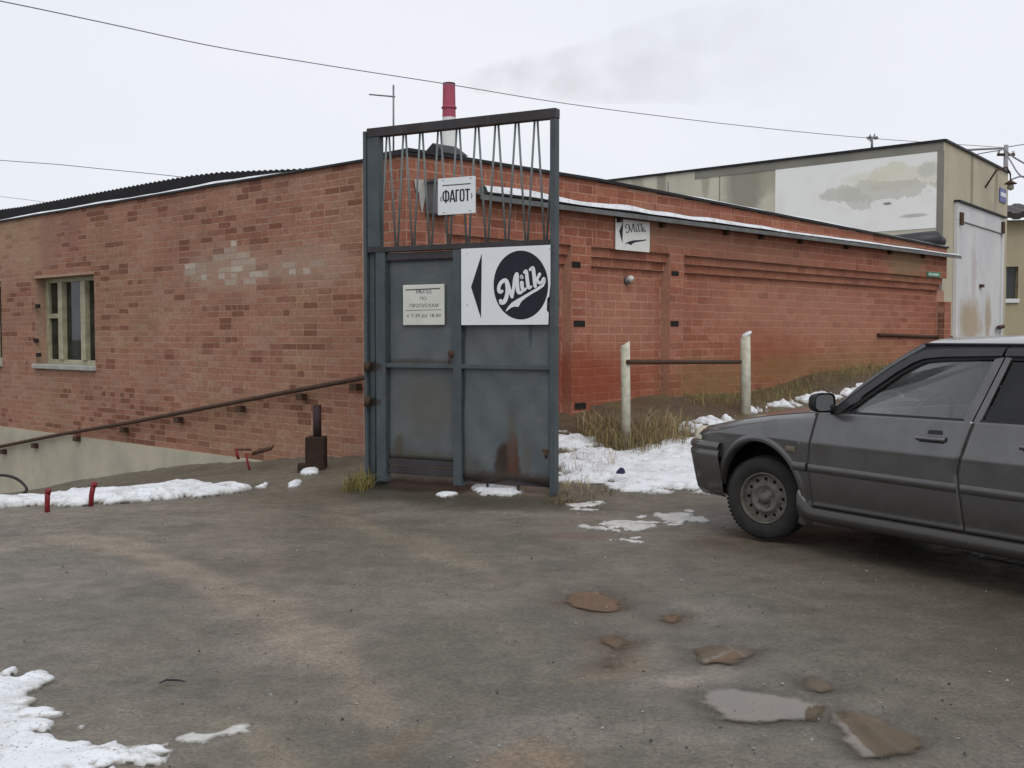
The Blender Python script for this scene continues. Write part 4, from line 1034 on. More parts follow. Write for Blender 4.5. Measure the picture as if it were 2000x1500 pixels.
# beige annex at the far right
AX = atY(1955, 500, 31.5); AX = Vector((AX.x, AX.y, 0)); dA = Vector((.97, -.243, 0)); nA = Vector((-.243, -.97, 0)); TA = frame(AX, dA, nA)
an = thing('beige_annex', 'low beige building with dark ribbed eave behind the parked car', 'building', AX)
ap = lambda px, py: on_plane(px, py, AX, dA)
ez = ap(1975, 430)[1]; (u0, wz1), (u1, wz0) = ap(1965, 521), ap(1988, 583)
mb = MB()
for a, b2, c, d in ((-.6, u0, -.5, ez), (u1, 9, -.5, ez), (u0, u1, -.5, wz0), (u0, u1, wz1, ez)): mb.box(TA, a, b2, -.3, 0, c, d)
mb.build('wall', conc('beige_plaster', (.44, .385, .265), (.38, .33, .235)), an, recalc=False)
mb = MB(); mb.box(TA, u0, u1, -.24, -.2, wz0, wz1); wo_ = mb.build('window', plain('dark_pane', (.05, .055, .05), .1, bmp=0), an)
mb = MB(); mb.box(TA, u0 - .03, u1 + .03, -.2, .06, wz0 - .12, wz0 - .01); mb.build('sill', M_WHITE, wo_)
mb = MB(); mb.box(TA, u0, u0 + .04, -.2, -.15, wz0, wz1); mb.box(TA, u1 - .04, u1, -.2, -.15, wz0, wz1); mb.build('frame', M_FRAME, wo_)
P = []
for i in range(121):
    a = -.3 + 9.3 * i / 120; w_ = .05 * (1 if math.sin(a * 2 * math.pi / .42) > 0 else 0)
    P.append([TA(a, .35, ez - .02 + w_), TA(a, .35, ez + .16 + w_), TA(a, -3, ez + .75 + w_)])
mb = MB(); mb.grid(P, smooth=False); mb.build('roof', plain('dark_brown_roof', (.03, .02, .02), .6), an, recalc=False)

# ------------------------------------------------------------------ pole, wires, chimney
M_POLE = plain('grey_concrete_pole', (.30, .30, .31), .85)
pole = thing('utility_pole', 'grey concrete utility pole rising behind the beige building', 'pole', (457 / FPX * 45, 45, 1))
px_ = 957 / FPX * 45
mb = MB(); mb.tube([(px_, 45, -1), (px_, 45, 9.15)], [.17, .085], 10); mb.build('shaft', M_POLE, pole)
mb = MB(); mb.box(lambda a, b, c: Vector((px_ + a, 45 + b, 8.75 + c)), -.35, .35, -.05, .05, -.04, .06); mb.build('crossarm', M_DARK, pole)
for dx in (-.3, .3):
    mb = MB(); mb.lathe(lambda x, y, c: Vector((px_ + dx + x, 45 + y, 8.81 + c)), [(.03, 0), (.06, .05), (.05, .12), (0, .14)], 10); mb.build('insulator', M_WHITE, pole)
M_WIRE = plain('dark_cable', (.20, .20, .21), .7, bmp=0)
def cable(lab, pts, r):
    P = catmull([tuple(atY(*p)) for p in pts], 8)
    mb = MB(); mb.tube(P, r, 5); tag(mb.build('overhead_cable', M_WIRE, recalc=False), lab, 'cable')
cable('long overhead cable sagging across the sky in front of the chimney', [(-300, -55, 20), (0, 2, 22), (210, 46, 24), (420, 91, 26), (640, 128, 28), (865, 163, 30), (1090, 200, 33), (1300, 228, 36), (1500, 251, 39), (1700, 270, 42), (1957, 288, 45)], .0125)
cable('thin cable low in the sky ending behind the corrugated roof', [(-100, 303, 30), (0, 313, 30), (110, 321, 30), (200, 330, 30), (340, 344, 30), (480, 362, 30)], .010)
cable('faint short cable at the far left just above the roof', [(-80, 380, 30), (0, 384, 30), (90, 395, 30)], .006)
cable('short thick cable from the pole towards the grey building top', [(1957, 290, 45), (1925, 291, 42), (1888, 293, 40)], .04)
cable('thin cable from the pole to the grey building edge', [(1957, 293, 45), (1920, 299, 42), (1895, 305, 40)], .02)
cable('cable from the pole dropping steeply off to the right', [(1960, 290, 45), (1985, 310, 44), (2060, 350, 42)], .035)
cable('cable from the pole falling to the corner of the beige annex', [(1960, 292, 45), (1974, 315, 42), (1992, 342, 38), (2020, 350, 36)], .03)
cable('thin cable leaving the pole top towards the far right', [(1957, 289, 45), (2000, 282, 46), (2080, 272, 48)], .02)
cable('curved wire stub from the grey building corner below the pole', [(1969, 355, 29), (1982, 348, 29), (2000, 345, 29), (2040, 352, 29)], .02)
mast('antenna', 'small bushy rooftop antenna above the white painted patch', 1703, 268, 294, 27, .03,
     [(1697, 266, 1712, 272, .02), (1694, 272, 1714, 267, .02), (1698, 276, 1709, 264, .015), (1692, 268, 1716, 270, .012), (1699, 262, 1703, 272, .012), (1709, 261, 1703, 272, .012)])
YC = 400
chim = thing('factory_chimney', 'tall red and white banded factory chimney with smoke drifting away', 'chimney', (atY(878, 600, YC).x, YC, 0))
cxx = atY(878, 600, YC).x; zpx = lambda v: atY(878, v, YC).z
def cring(name, v0, v1, r0, r1, m):
    mb = MB(); mb.lathe(lambda x, y, c: Vector((cxx + x, YC + y, c)), [(r0, zpx(v0)), (r1, zpx(v1))], 32); mb.build(name, m, chim)
M_RED = plain('hazy_red_band', (.36, .075, .115), .8, var=.12, vs=.2, bmp=0); M_CWH = plain('chimney_white_band', (.70, .71, .69), .8, var=.08, vs=.2, bmp=0)  # red bands: haze of distance mixed into the paint colour
cring('red_band', 163, 230, 2.2, 2.42, M_RED); cring('white_band', 230, 300, 2.42, 2.65, M_CWH); cring('red_band', 300, 370, 2.65, 2.9, M_RED); cring('shaft', 370, 680, 2.9, 4.2, M_CWH)
mb = MB(); mb.lathe(lambda x, y, c: Vector((cxx + x, YC + y, c)), [(2.35, zpx(213)), (2.75, zpx(212)), (2.75, zpx(209)), (2.35, zpx(208))], 32); mb.build('gallery', M_RED, chim)
mb = MB(); mb.lathe(lambda x, y, c: Vector((cxx + x, YC + y, c)), [(2.1, zpx(163)), (2.25, zpx(162.5)), (2.28, zpx(165)), (2.2, zpx(165.5))], 32); mb.build('rim', M_DARK, chim)
# smoke plume
path = [(880, 160, 2.6), (930, 160, 4.5), (1000, 150, 7), (1080, 148, 9), (1170, 138, 12), (1270, 122, 15), (1380, 108, 18), (1500, 95, 21), (1640, 85, 24), (1760, 75, 24)]
mb = MB(); pp = catmull([(*atY(x, y, YC), r) for x, y, r in path], 4)
mb.tube([p[:3] for p in pp], [p[3] for p in pp], 16)
m = bpy.data.materials.new('thin_smoke'); m.use_nodes = True; nt = m.node_tree; nt.nodes.clear()
out = N(nt, 'ShaderNodeOutputMaterial'); pv = N(nt, 'ShaderNodeVolumePrincipled'); pv.inputs['Color'].default_value = (.80, .80, .82, 1); pv.inputs['Anisotropy'].default_value = .2
sx_ = N(nt, 'ShaderNodeMapRange'); nt.links.new(sep(nt, pos(nt))[0], sx_.inputs['Value'])
for k_, v_ in (('From Min', -22), ('From Max', 120), ('To Min', 1.0), ('To Max', .13)): sx_.inputs[k_].default_value = v_
smx = math_(nt, 'POWER', sx_.outputs[0], 2.0)
n1 = noise(nt, .075, 4, .65, vec=pos(nt)); nt.links.new(math_(nt, 'MULTIPLY', math_(nt, 'MULTIPLY', ramp(nt, n1, .36, .66), .05), smx), pv.inputs['Density'])
nt.links.new(pv.outputs[0], out.inputs['Volume'])
sm_o = mb.build('smoke', m); tag(sm_o, 'pale smoke plume drifting right from the factory chimney', None, None, 'stuff')

# ------------------------------------------------------------------ small yard objects
M_POST = plain('weathered_white_post', (.58, .57, .48), .85, var=.35, vs=10, col2=(.40, .38, .29), bmp=.4, bs=30)
fence = thing('rail_fence', 'two weathered white posts joined by a rusty rail on the snowy bank', 'fence', (1.26, 12.26, .2))
p1, p2 = atY(1222, 760, 12.2), atY(1456, 730, 14.3)
for (p, vt_, r, base) in ((p1, 669, .052, atY(1222, 872, 12.2).z), (p2, 654, .066, atY(1456, 815, 14.3).z)):
    zt_ = atY(1222 if p is p1 else 1456, vt_, p.y).z
    mb = MB(); n_ = 12; mb.tube([(p.x + .012, p.y, base - .3), (p.x, p.y, (base + zt_) / 2), (p.x - .008, p.y, zt_ - .01)], [r, r * 1.02, r * .98], n_)
    po = mb.build('post', M_POST, fence, bevel=0)
    for v in po.data.vertices:
        if v.co.z > zt_ - .05 - .2: v.co.z += (v.co.x - (p.x - 1.26)) * .55 + rnd.uniform(-.006, .006)
ra = atY(1226, 707, 12.13); rb = atY(1446, 707, 14.2)
mb = MB(); mb.tube([ra, rb], .026, 8); mb.build('rail', M_DARK, fence)

bx = atY(618, 918, 11.4); gb_ = gz(bx.x, bx.y)
bo = thing('bollard', 'rusty steel bollard of a narrow pipe in a wider socket near the gate', 'bollard', (bx.x, bx.y, gb_))
M_RUST = plain('dark_rust', (.020, .011, .008), .85, .1, var=.5, vs=12, col2=(.034, .016, .009), bmp=.5, bs=35)
hz_ = (918 - 853) / FPX * 11.4; tz = (918 - 791) / FPX * 11.4
def gxy(px): return px / FPX * 11.4
mb = MB(); w_ = .10; mb.box(lambda a, b, c: Vector((bx.x + a, bx.y + b, gb_ + c)), -w_, w_, -w_, w_, -.1, hz_); mb.build('socket', M_RUST, bo, bevel=.012)
mb = MB(); mb.tube([(bx.x + .012, bx.y, gb_ + hz_ - .05), (bx.x + .012, bx.y, gb_ + tz)], .044, 14); mb.build('pipe', plain('purple_brown_pipe', (.035, .016, .018), .7, .1, var=.4, vs=12, bmp=.3), bo)
mb = MB(); mb.box(lambda a, b, c: Vector((bx.x - .14 + a, bx.y - .05 + b, gb_ + c)), -.04, .05, -.05, .05, -.05, .07); mb.build('foot', M_RUST, bo, bevel=.01)

M_REDP = plain('red_paint', (.21, .012, .02), .6, var=.35, vs=20, bmp=.2)
def stake(x, v0, v1, lean, lab):
    gx_, gy_ = hit(x, v1); dep = gy_; g_ = gz(gx_, gy_); h_ = (v1 - v0) / FPX * dep
    t = thing('stake', lab, 'stake', (gx_, gy_, g_), 0, 'red painted stakes at the snow edge')
    mb = MB(); mb.tube([(gx_, gy_, g_ - .08), (gx_ + lean * .4, gy_, g_ + h_ * .5), (gx_ + lean, gy_, g_ + h_)], [.021, .022, .023], 8); mb.build('rod', M_REDP, t)
    mb = MB(); mb.tube([(gx_ + lean, gy_, g_ + h_ - .03), (gx_ + lean + .012, gy_, g_ + h_ + .006)], [.0245, .02], 8); mb.build('cap', M_REDP, t)
stake(92, 956, 1001, .008, 'red stake at the snow edge, the one nearer the cable loop'); stake(176, 943, 989, .035, 'leaning red stake at the snow edge, the one nearer the bollard')
gx_, gy_ = hit(487, 918); g_ = gz(gx_, gy_)
t = thing('barrier_stub', 'low rusty barrier stub with red painted prongs by the wall foot', 'barrier', (gx_, gy_, g_))
R_ = lambda px, v: atY(px, v, gy_)
mb = MB(); mb.tube([R_(489, 922), R_(484, 905), R_(480, 886)], .014, 6); mb.build('prong', M_REDP, t)
mb = MB(); mb.tube([R_(466, 897), R_(463, 888), R_(461, 876)], .018, 6); mb.build('prong', M_REDP, t)
mb = MB(); mb.tube([R_(458, 878), R_(490, 878)], .012, 6); mb.build('crossbar', M_DARK, t)
mb = MB(); mb.tube([R_(493, 886), R_(512, 880), R_(529, 876), R_(535, 869)], [.024, .026, .022, .008], 6); mb.build('bent_bar', M_DARK, t)
lp = [(-60, 930, 15.2), (0, 928, 15.2), (25, 932, 15.1), (42, 942, 15.0), (52, 956, 14.8), (40, 966, 14.6), (0, 971, 14.4), (-60, 975, 14.2)]
mb = MB(); mb.tube(catmull([tuple(atY(*p)) for p in lp], 6), .02, 6); tag(mb.build('hose', plain('black_hose', (.02, .02, .018), .6, bmp=0), recalc=False), 'black hose loop lying at the foot of the left wall', 'hose')
q = [hit(312, 1339), hit(325, 1334), hit(345, 1334), hit(362, 1337)]
mb = MB(); mb.tube([(x, y, gz(x, y) + .008) for x, y in q], [.003, .0045, .004, .002], 6); tag(mb.build('twig', M_BLACK, recalc=False), 'short dark twig lying on the dirt road', 'twig')
gx_, gy_ = hit(1212, 937); g_ = gz(gx_, gy_)
mb = MB(); mb.add([(gx_ + a, gy_ + b, g_ + .05 + c) for a, b, c in [(-.06, -.05, 0), (.03, -.06, .01), (.05, .03, .02), (-.03, .05, .03), (.0, 0, .07), (.03, .0, .06)]], [(0, 1, 4), (1, 5, 4), (1, 2, 5), (2, 3, 5), (3, 4, 5), (3, 0, 4)], None, True)
tag(mb.build('rag', plain('navy_cloth', (.02, .02, .06), .9)), 'small crumpled navy rag on the snow bank', 'rag')

# ------------------------------------------------------------------ snow
def snow_mat(edge=True):
    m, nt, b = nodes('old_snow')
    n1 = noise(nt, 3, 5, .65); n2 = noise(nt, 45, 4, .7); n3 = noise(nt, 9, 6, .72); n4 = noise(nt, 70, 3, .6)
    k = mixc(nt, ramp(nt, n1, .45, .72), (.72, .74, .77), (.55, .555, .565))
    k = mixc(nt, math_(nt, 'MULTIPLY', ramp(nt, n3, .52, .70), .7), k, (.30, .28, .24))
    k = mixc(nt, math_(nt, 'MULTIPLY', ramp(nt, n4, .60, .69), .75), k, (.12, .10, .07))
    if edge:
        t = sep(nt, N(nt, 'ShaderNodeAttribute', attribute_name='Col').outputs['Color'])[0]
        k = mixc(nt, math_(nt, 'SUBTRACT', 1., ramp(nt, math_(nt, 'ADD', t, math_(nt, 'MULTIPLY', math_(nt, 'SUBTRACT', n3, .5), 1.0)), .10, .5)), k, (.36, .34, .31))
        soft_edge(nt, b, .0, .28)
    nt.links.new(k, b.inputs['Base Color']); b.inputs['Roughness'].default_value = .7; b.inputs['Specular IOR Level'].default_value = .3
    bump(nt, b, math_(nt, 'ADD', n2, n3), .6, .015); return m
M_SNOW = snow_mat(False); M_SNOWG = snow_mat(True)
def slush_mat():
    m, nt, b = nodes('thin_slush')
    n1 = noise(nt, 6, 5, .65)
    nt.links.new(mixc(nt, ramp(nt, n1, .4, .7), (.52, .51, .49), (.30, .28, .25)), b.inputs['Base Color']); b.inputs['Roughness'].default_value = .5
    bump(nt, b, noise(nt, 60, 4, .7), .4, .008); soft_edge(nt, b, .0, .6); return m
M_SLUSH = slush_mat()
def snow(lab, polys, thick, edge=.12, st=.03, jag=.22, mat=None, seed=0, holes=.0, grow=.0):
    pg = [G(p) for p in polys]
    ax = [p[0] for g_ in pg for p in g_]; ay = [p[1] for g_ in pg for p in g_]
    X, Y = np.meshgrid(np.arange(min(ax) - .3, max(ax) + .3, st), np.arange(min(ay) - .3, max(ay) + .3, st))
    d = np.full(X.shape, 1e9)
    for g_ in pg: d = np.minimum(d, sdf(X, Y, g_))
    d = d + jag * (fbm(X, Y, .45, 5, 101 + seed) - .5) * 1.2 + .12 * (fbm(X, Y, .15, 3, 55 + seed) - .5) + .05 * (fbm(X, Y, .05, 2, 65 + seed) - .5)
    d = d - grow
    if holes: d = d + holes * np.clip(fbm(X, Y, .16, 4, 301 + seed) - .47, 0, 1) * 2.5
    t = np.clip(-d / edge, -.4, 1); on = t > 0; t = np.where(on, np.clip(t, 0, 1) ** .7, 0)
    gh = ground_h(X, Y)
    Z = gh + np.where(on, .004 + thick * t * (.45 + 1.1 * fbm(X, Y, .4, 4, 7 + seed)) + .35 * thick * (fbm(X, Y, .11, 3, 8 + seed) - .5) * t, -.02)
    ids = -np.ones(X.shape, int); kk = on[:-1, :-1] | on[1:, :-1] | on[:-1, 1:] | on[1:, 1:]
    use = np.zeros(X.shape, bool); use[:-1, :-1] |= kk; use[1:, :-1] |= kk; use[:-1, 1:] |= kk; use[1:, 1:] |= kk
    ids[use] = np.arange(use.sum())
    mb = MB(); a, b_ = np.nonzero(kk)
    mb.add(np.stack([X[use], Y[use], Z[use]], -1).tolist(), np.stack([ids[a, b_], ids[a, b_ + 1], ids[a + 1, b_ + 1], ids[a + 1, b_]], -1).tolist(), None, True)
    mb.c = [(v, v, v) for v in t[use]]
    tag(mb.build('snow', mat or M_SNOWG, recalc=False, attr=True), lab, None, None, 'stuff')
snow('white snow bank between the gate and the parked car', [[(1075, 838), (1110, 838), (1140, 842), (1165, 852), (1180, 868), (1200, 880), (1250, 872), (1290, 858), (1330, 852), (1400, 852), (1480, 880), (1440, 955), (1385, 966), (1335, 964), (1290, 966), (1215, 964), (1170, 948), (1130, 946), (1090, 944), (1070, 940)]], .06, .26, st=.022, seed=1, holes=.6)
snow('patchy snow ridge on the bank in front of the red wall', [[(1318, 832), (1360, 822), (1392, 818), (1440, 806), (1480, 794), (1560, 778), (1640, 762), (1700, 752), (1740, 760), (1600, 786), (1480, 810), (1430, 824), (1390, 836), (1340, 846), (1300, 850)]], .075, .12, st=.025, jag=.36, seed=2, holes=.8)
snow('narrow snow strip along the yard edge behind the red stakes', [[(-60, 1000), (0, 995), (80, 990), (150, 989), (220, 984), (300, 984), (400, 974), (470, 964), (520, 954), (500, 948), (440, 950), (400, 946), (345, 952), (280, 960), (190, 966), (130, 966), (100, 976), (50, 982), (-60, 986)]], .075, .20, st=.022, jag=.24, seed=3, holes=.5)
snow('white snow patch in the near corner of the road', [[(-60, 1370), (0, 1398), (60, 1412), (110, 1418), (150, 1424), (182, 1418), (160, 1438), (175, 1462), (240, 1446), (255, 1462), (300, 1470), (270, 1500), (260, 1600), (-100, 1600)], [(-60, 1300), (0, 1322), (28, 1350), (24, 1372), (0, 1380), (-60, 1375)]], .03, .16, st=.012, jag=.16, seed=4, holes=.3, grow=.09)
snow('thin slush streaks on the road in front of the car', [[(1140, 1030), (1190, 1022), (1260, 1016), (1310, 1002), (1362, 994), (1366, 1016), (1330, 1026), (1270, 1032), (1200, 1036)], [(1185, 1056), (1240, 1050), (1285, 1050), (1260, 1060), (1220, 1062)], [(1130, 986), (1180, 978), (1190, 984), (1140, 1000)]], .008, .10, st=.018, jag=.30, mat=M_SLUSH, seed=5, holes=.5, grow=.05)
snow('snow glimpsed under the bottom edge of the gate', [[(918, 952), (960, 948), (1020, 955), (1030, 966), (1000, 970), (940, 968)], [(858, 967), (880, 963), (893, 967), (870, 971)]], .03, .08, st=.02, jag=.15, seed=6)
snow('small snow crumbs beside the rusty bollard', [[(588, 922), (606, 915), (622, 916), (618, 926), (594, 930)], [(568, 942), (582, 936), (588, 938), (580, 950), (570, 952)], [(498, 952), (520, 946), (516, 954)]], .035, .06, st=.015, jag=.10, seed=7)
snow('grey snow crumbs on the ground beneath the side of the car', [[(1890, 1076), (1950, 1084), (2040, 1100), (2040, 1112), (1960, 1100), (1900, 1088)]], .02, .10, st=.02, jag=.3, mat=M_SLUSH, seed=8)
snow('thin slush edge reaching out from the near corner snow patch', [[(270, 1480), (335, 1442), (420, 1424), (462, 1430), (410, 1456), (340, 1490)]], .006, .10, st=.013, jag=.22, mat=M_SLUSH, seed=11, holes=.5)
# snow lying on roof edges
def ledge(lab, T, f, s0, s1, n0, n1, step=.05, seed=0):
    P = []; ns = int((s1 - s0) / step)
    for i in range(ns + 1):
        s = s0 + (s1 - s0) * i / ns; z0, h_ = f(s); rowp = []
        w_ = float(fbm(np.array([s]), np.array([seed * 3.1]), .9, 2, seed)[0])
        for k in range(7):
            a = k / 6; n_ = n0 + (n1 - n0) * a + .02 * (w_ - .5); rowp.append(T(s, n_, z0 + h_ * (.55 + .9 * w_) * math.sin(math.pi * (.04 + .92 * a)) ** .5 - (.012 if k in (0, 6) else 0)))
        P.append(rowp)
    mb = MB(); mb.grid(P); tag(mb.build('snow', M_SNOW, recalc=False), lab, None, None, 'stuff')
ledge('rounded snow on the metal cornice of the red wall', TR, lambda s: (cz - .035, .115 * min(1, max(.2, 1.1 - s / 14)) * .85), 1.0, 13.4, .0, .158, seed=1)
ledge('thin snow along the top of the left wall', TL, lambda s: (ZT + .02, .045 * min(1, max(0, (s - 1.6) / 1.2)) * min(1, max(.2, (11 - s) / 2))), 1.6, 13.5, -.25, .04, seed=2)
ledge('thin snow along the parapet of the red wall', TR, lambda s: (ptop(s) + .008, .035 * min(1, max(0, (s - 3.2) / 2))), 3.2, 13.2, -.35, .042, seed=3)

# ------------------------------------------------------------------ dry grass, grit
def grass(lab, spots, n, hmin, hmax, cols, seed=0):
    r = random.Random(seed); mb = MB()
    for _ in range(n):
        (x0, y0, rad) = r.choice(spots); a = r.uniform(0, 6.28); d_ = rad * math.sqrt(r.random())
        x, y = x0 + d_ * math.cos(a), y0 + d_ * math.sin(a); z_ = gz_fast(x, y)
        h_ = r.uniform(hmin, hmax); b = r.uniform(0, 6.28); ln = r.uniform(.1, 1.5) ** 1.2 * h_; h_ *= r.uniform(.5, 1); w_ = r.uniform(.0015, .0038)
        dx, dy = math.cos(b), math.sin(b); c = r.choice(cols); k = r.uniform(.7, 1.2); c = tuple(v * k for v in c)
        p = [Vector((x, y, z_ - .03)), Vector((x + dx * ln * .3, y + dy * ln * .3, z_ + h_ * .6)), Vector((x + dx * ln, y + dy * ln, z_ + h_ * r.uniform(.75, 1)))]
        q = Vector((-dy, dx, 0)) * w_
        mb.add([p[0] - q, p[0] + q, p[1] - q * .8, p[1] + q * .8, p[2]], [(0, 1, 3, 2), (2, 3, 4)], c)
    m, nt, b = nodes('dry_grass'); at = N(nt, 'ShaderNodeAttribute', attribute_name='Col'); nt.links.new(at.outputs['Color'], b.inputs['Base Color']); b.inputs['Roughness'].default_value = .8
    tag(mb.build('grass', m, recalc=False, attr=True), lab, None, None, 'stuff')
_gc = {}
def gz_fast(x, y):
    k = (round(x, 1), round(y, 1))
    if k not in _gc: _gc[k] = gz(*k)
    return _gc[k]
sp = lambda L: [(*hit(px, py), r) for px, py, r in L]
DRY = [(.34, .25, .10), (.27, .20, .075), (.44, .34, .18), (.20, .16, .05), (.15, .105, .06), (.38, .31, .20)]
grass('dry yellow grass around the foot of the near fence post', sp([(1222, 872, .35), (1190, 862, .35), (1260, 858, .4), (1170, 848, .25), (1235, 880, .3), (1300, 846, .35), (1290, 868, .25)]), 2300, .10, .42, DRY, 1)
grass('thin dry stalks poking through the snow bank', sp([(1150, 905, .35), (1180, 915, .3), (1205, 895, .3), (1255, 885, .3), (1130, 930, .3), (1340, 860, .4), (1110, 955, .2)]), 420, .06, .24, DRY, 2)
grass('yellow green grass tuft at the foot of the gate post', sp([(704, 952, .14), (694, 958, .12), (712, 946, .1)]), 420, .06, .24, [(.21, .17, .045), (.16, .14, .04), (.26, .20, .07)], 3)
grass('mossy green grass along the foot of the red wall', [(TR(s_, .25, 0).x, TR(s_, .25, 0).y, .35) for s_ in np.arange(4.8, 12, .3)], 1900, .05, .22, [(.25, .20, .07), (.18, .16, .05), (.32, .25, .11), (.14, .11, .05)], 4)
grass('sparse grass on the dark ground right of the gate foot', sp([(1095, 968, .15), (1120, 980, .2), (1160, 965, .2), (1090, 985, .12)]), 300, .02, .09, [(.10, .08, .025), (.14, .10, .04)], 5)
r = random.Random(4); mb = MB()
for _ in range(1500):
    y = 3.2 + 6.8 * r.random() ** 1.4; x = r.uniform(-.5, .5) * y * 1.02
    s_ = r.choice([.003, .003, .004, .005, .008]) * r.uniform(.7, 1.3); z_ = gz_fast(x, y) + r.uniform(-.004, .006)
    c = r.choice([(.10, .095, .085), (.06, .055, .05), (.05, .045, .04), (.20, .19, .17), (.30, .29, .27)])
    V = [Vector((x, y, z_)) + Vector((r.uniform(.6, 1) * s_ * q[0], r.uniform(.6, 1) * s_ * q[1], r.uniform(.5, .8) * s_ * q[2])) for q in ((1, 0, 0), (-1, 0, 0), (0, 1, 0), (0, -1, 0), (0, 0, 1), (0, 0, -1))]
    mb.add(V, [(0, 2, 4), (2, 1, 4), (1, 3, 4), (3, 0, 4), (2, 0, 5), (1, 2, 5), (3, 1, 5), (0, 3, 5)], c)
m, nt, b = nodes('grit_stone'); at = N(nt, 'ShaderNodeAttribute', attribute_name='Col'); nt.links.new(at.outputs['Color'], b.inputs['Base Color']); b.inputs['Roughness'].default_value = .8
tag(mb.build('gravel', m, recalc=False, attr=True), 'loose grit and pebbles over the dirt road', None, None, 'stuff')

mb = MB(); mb.lathe(lambda x, y, c: Vector((p2.x + .008 + x, p2.y + y, atY(1456, 656, p2.y).z + .012 + c + x * .5)), [(.066, -.01), (.068, .012), (.05, .03), (.0, .038)], 14)
tag(mb.build('snow', M_SNOW, recalc=False), 'small snow cap on top of the thicker fence post', None, None, 'stuff')

# ------------------------------------------------------------------ parked car (s = metres behind the front axle, y = towards its left side)
psi = math.radians(32); cre = Vector((math.sin(psi), -math.cos(psi), 0)); cle = Vector((-math.cos(psi), -math.sin(psi), 0))
CARO = Vector((1.696, 7.55, .012)) - cle * .80
TC0 = frame(CARO, cre, cle); CARZ = .012
TC = lambda s, y, z: TC0(s, y, z)
car = thing('parked_car', 'dusty dark grey hatchback parked nose in beside the snow bank', 'car', CARO, math.atan2(-cre.y, -cre.x))
def paint_mat():
    m, nt, b = nodes('dusty_grey_paint')
    z_ = sep(nt, pos(nt))[2]
    n1 = noise(nt, 7, 5, .6); n2 = noise(nt, 40, 4, .6)
    up = mixc(nt, ramp(nt, n1, .3, .7), (.125, .122, .121), (.098, .095, .093))
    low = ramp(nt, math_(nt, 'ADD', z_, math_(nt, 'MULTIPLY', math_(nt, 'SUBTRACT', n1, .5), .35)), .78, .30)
    c = mixc(nt, math_(nt, 'MULTIPLY', low, .95), up, (.024, .019, .015))  # road dirt plus painted shade on the downward-facing lower body
    c = mixc(nt, math_(nt, 'MULTIPLY', ramp(nt, n2, .55, .8), .22), c, (.14, .125, .105))
    nt.links.new(c, b.inputs['Base Color'])
    nt.links.new(math_(nt, 'SUBTRACT', .62, math_(nt, 'MULTIPLY', low, .55)), b.inputs['Metallic']); b.inputs['Coat Weight'].default_value = .6; b.inputs['Coat Roughness'].default_value = .12
    r = N(nt, 'ShaderNodeMapRange'); nt.links.new(low, r.inputs['Value']); r.inputs['To Min'].default_value = .24; r.inputs['To Max'].default_value = .7
    nt.links.new(r.outputs[0], b.inputs['Roughness']); return m
M_CAR = paint_mat()
M_BLK = plain('black_rubber_trim', (.012, .012, .013), .6, var=.2, bmp=0)
M_TYRE = plain('dusty_tyre', (.013, .0125, .012), .85, var=.4, vs=9, col2=(.026, .024, .021), bmp=.3, bs=50)
M_RIM = plain('dirty_steel_rim', (.15, .14, .12), .6, .3, var=.35, vs=16, col2=(.085, .076, .063), bmp=.1)
M_DEFL = plain('smoked_plastic', (.035, .033, .036), .25, var=.2, bmp=0)
M_CGL = glass_mat('dusty_car_glass', (.90, .92, .90), haze=.06, hcol=(.22, .22, .21))
M_TGL = glass_mat('tinted_car_glass', (.16, .16, .17), haze=.12, hcol=(.06, .06, .06))
M_SEAT = plain('grey_seat_cloth', (.05, .05, .055), .9, bmp=0)
M_LENS = plain('headlight_lens', (.62, .58, .46), .12, var=.1, bmp=0)
M_AMB = plain('repeater_lens', (.16, .13, .09), .2, bmp=0)
PROF = [(.14, .745), (.19, .800), (.235, .822), (.268, .826), (.300, .806), (.33, .797), (.42, .806), (.52, .813), (.56, .815), (.70, .820), (.722, .822), (.74, .815), (.80, .803), (.86, .789), (.92, .772), (1.0, .75)]
def yprof(z):
    for (z0, y0), (z1, y1) in zip(PROF[:-1], PROF[1:]):
        if z <= z1: return y0 + (y1 - y0) * max(0, (z - z0)) / (z1 - z0)
    return PROF[-1][1]
def taper(s):
    if s < .15: return 1 - .050 * ((.15 - s) / .80) ** 2 - .8 * max(0, -.50 - s) ** 2
    if s > 1.8: return 1 - .035 * ((s - 1.8) / 1.5) ** 2
    return 1.
def ybody(s, z): return yprof(z) * taper(s)
ZF = [(-.77, .712), (-.64, .737), (-.42, .776), (-.2, .822), (.09, .866), (.35, .896), (.52, .908), (.75, .915)]
def zfend(s):
    if s <= ZF[0][0]: return ZF[0][1]
    for (a, b), (c, d) in zip(ZF[:-1], ZF[1:]):
        if s <= c: return b + (d - b) * (s - a) / (c - a)
    return ZF[-1][1] + (s - .75) * .010
AR, AZ = .402, .288
def arch(s, c=0.): return AZ + math.sqrt(max(0, AR ** 2 - (s - c) ** 2)) if abs(s - c) < AR else -9
def g1(z): return .462 + .13 * max(0, z - .60) ** 1.0 + .10 * max(0, .60 - z)
def g2(z): return 1.585 + (.22 * (z - .63) if z > .63 else .12 * (.63 - z))
def g3(z): return 2.46 - math.sqrt(max(.0, .425 ** 2 - (z - AZ) ** 2)) if z < AZ + .36 else 2.235 + .45 * (z - AZ - .36)
ZSK = [.14, .19, .235, .268, .30, .33, .42, .52, .56, .64, .70, .722, .74, .80, .86, .92]
def zlist(z0, z1):
    return [z0] + [z for z in ZSK if z0 + .012 < z < z1 - .012] + [z1]
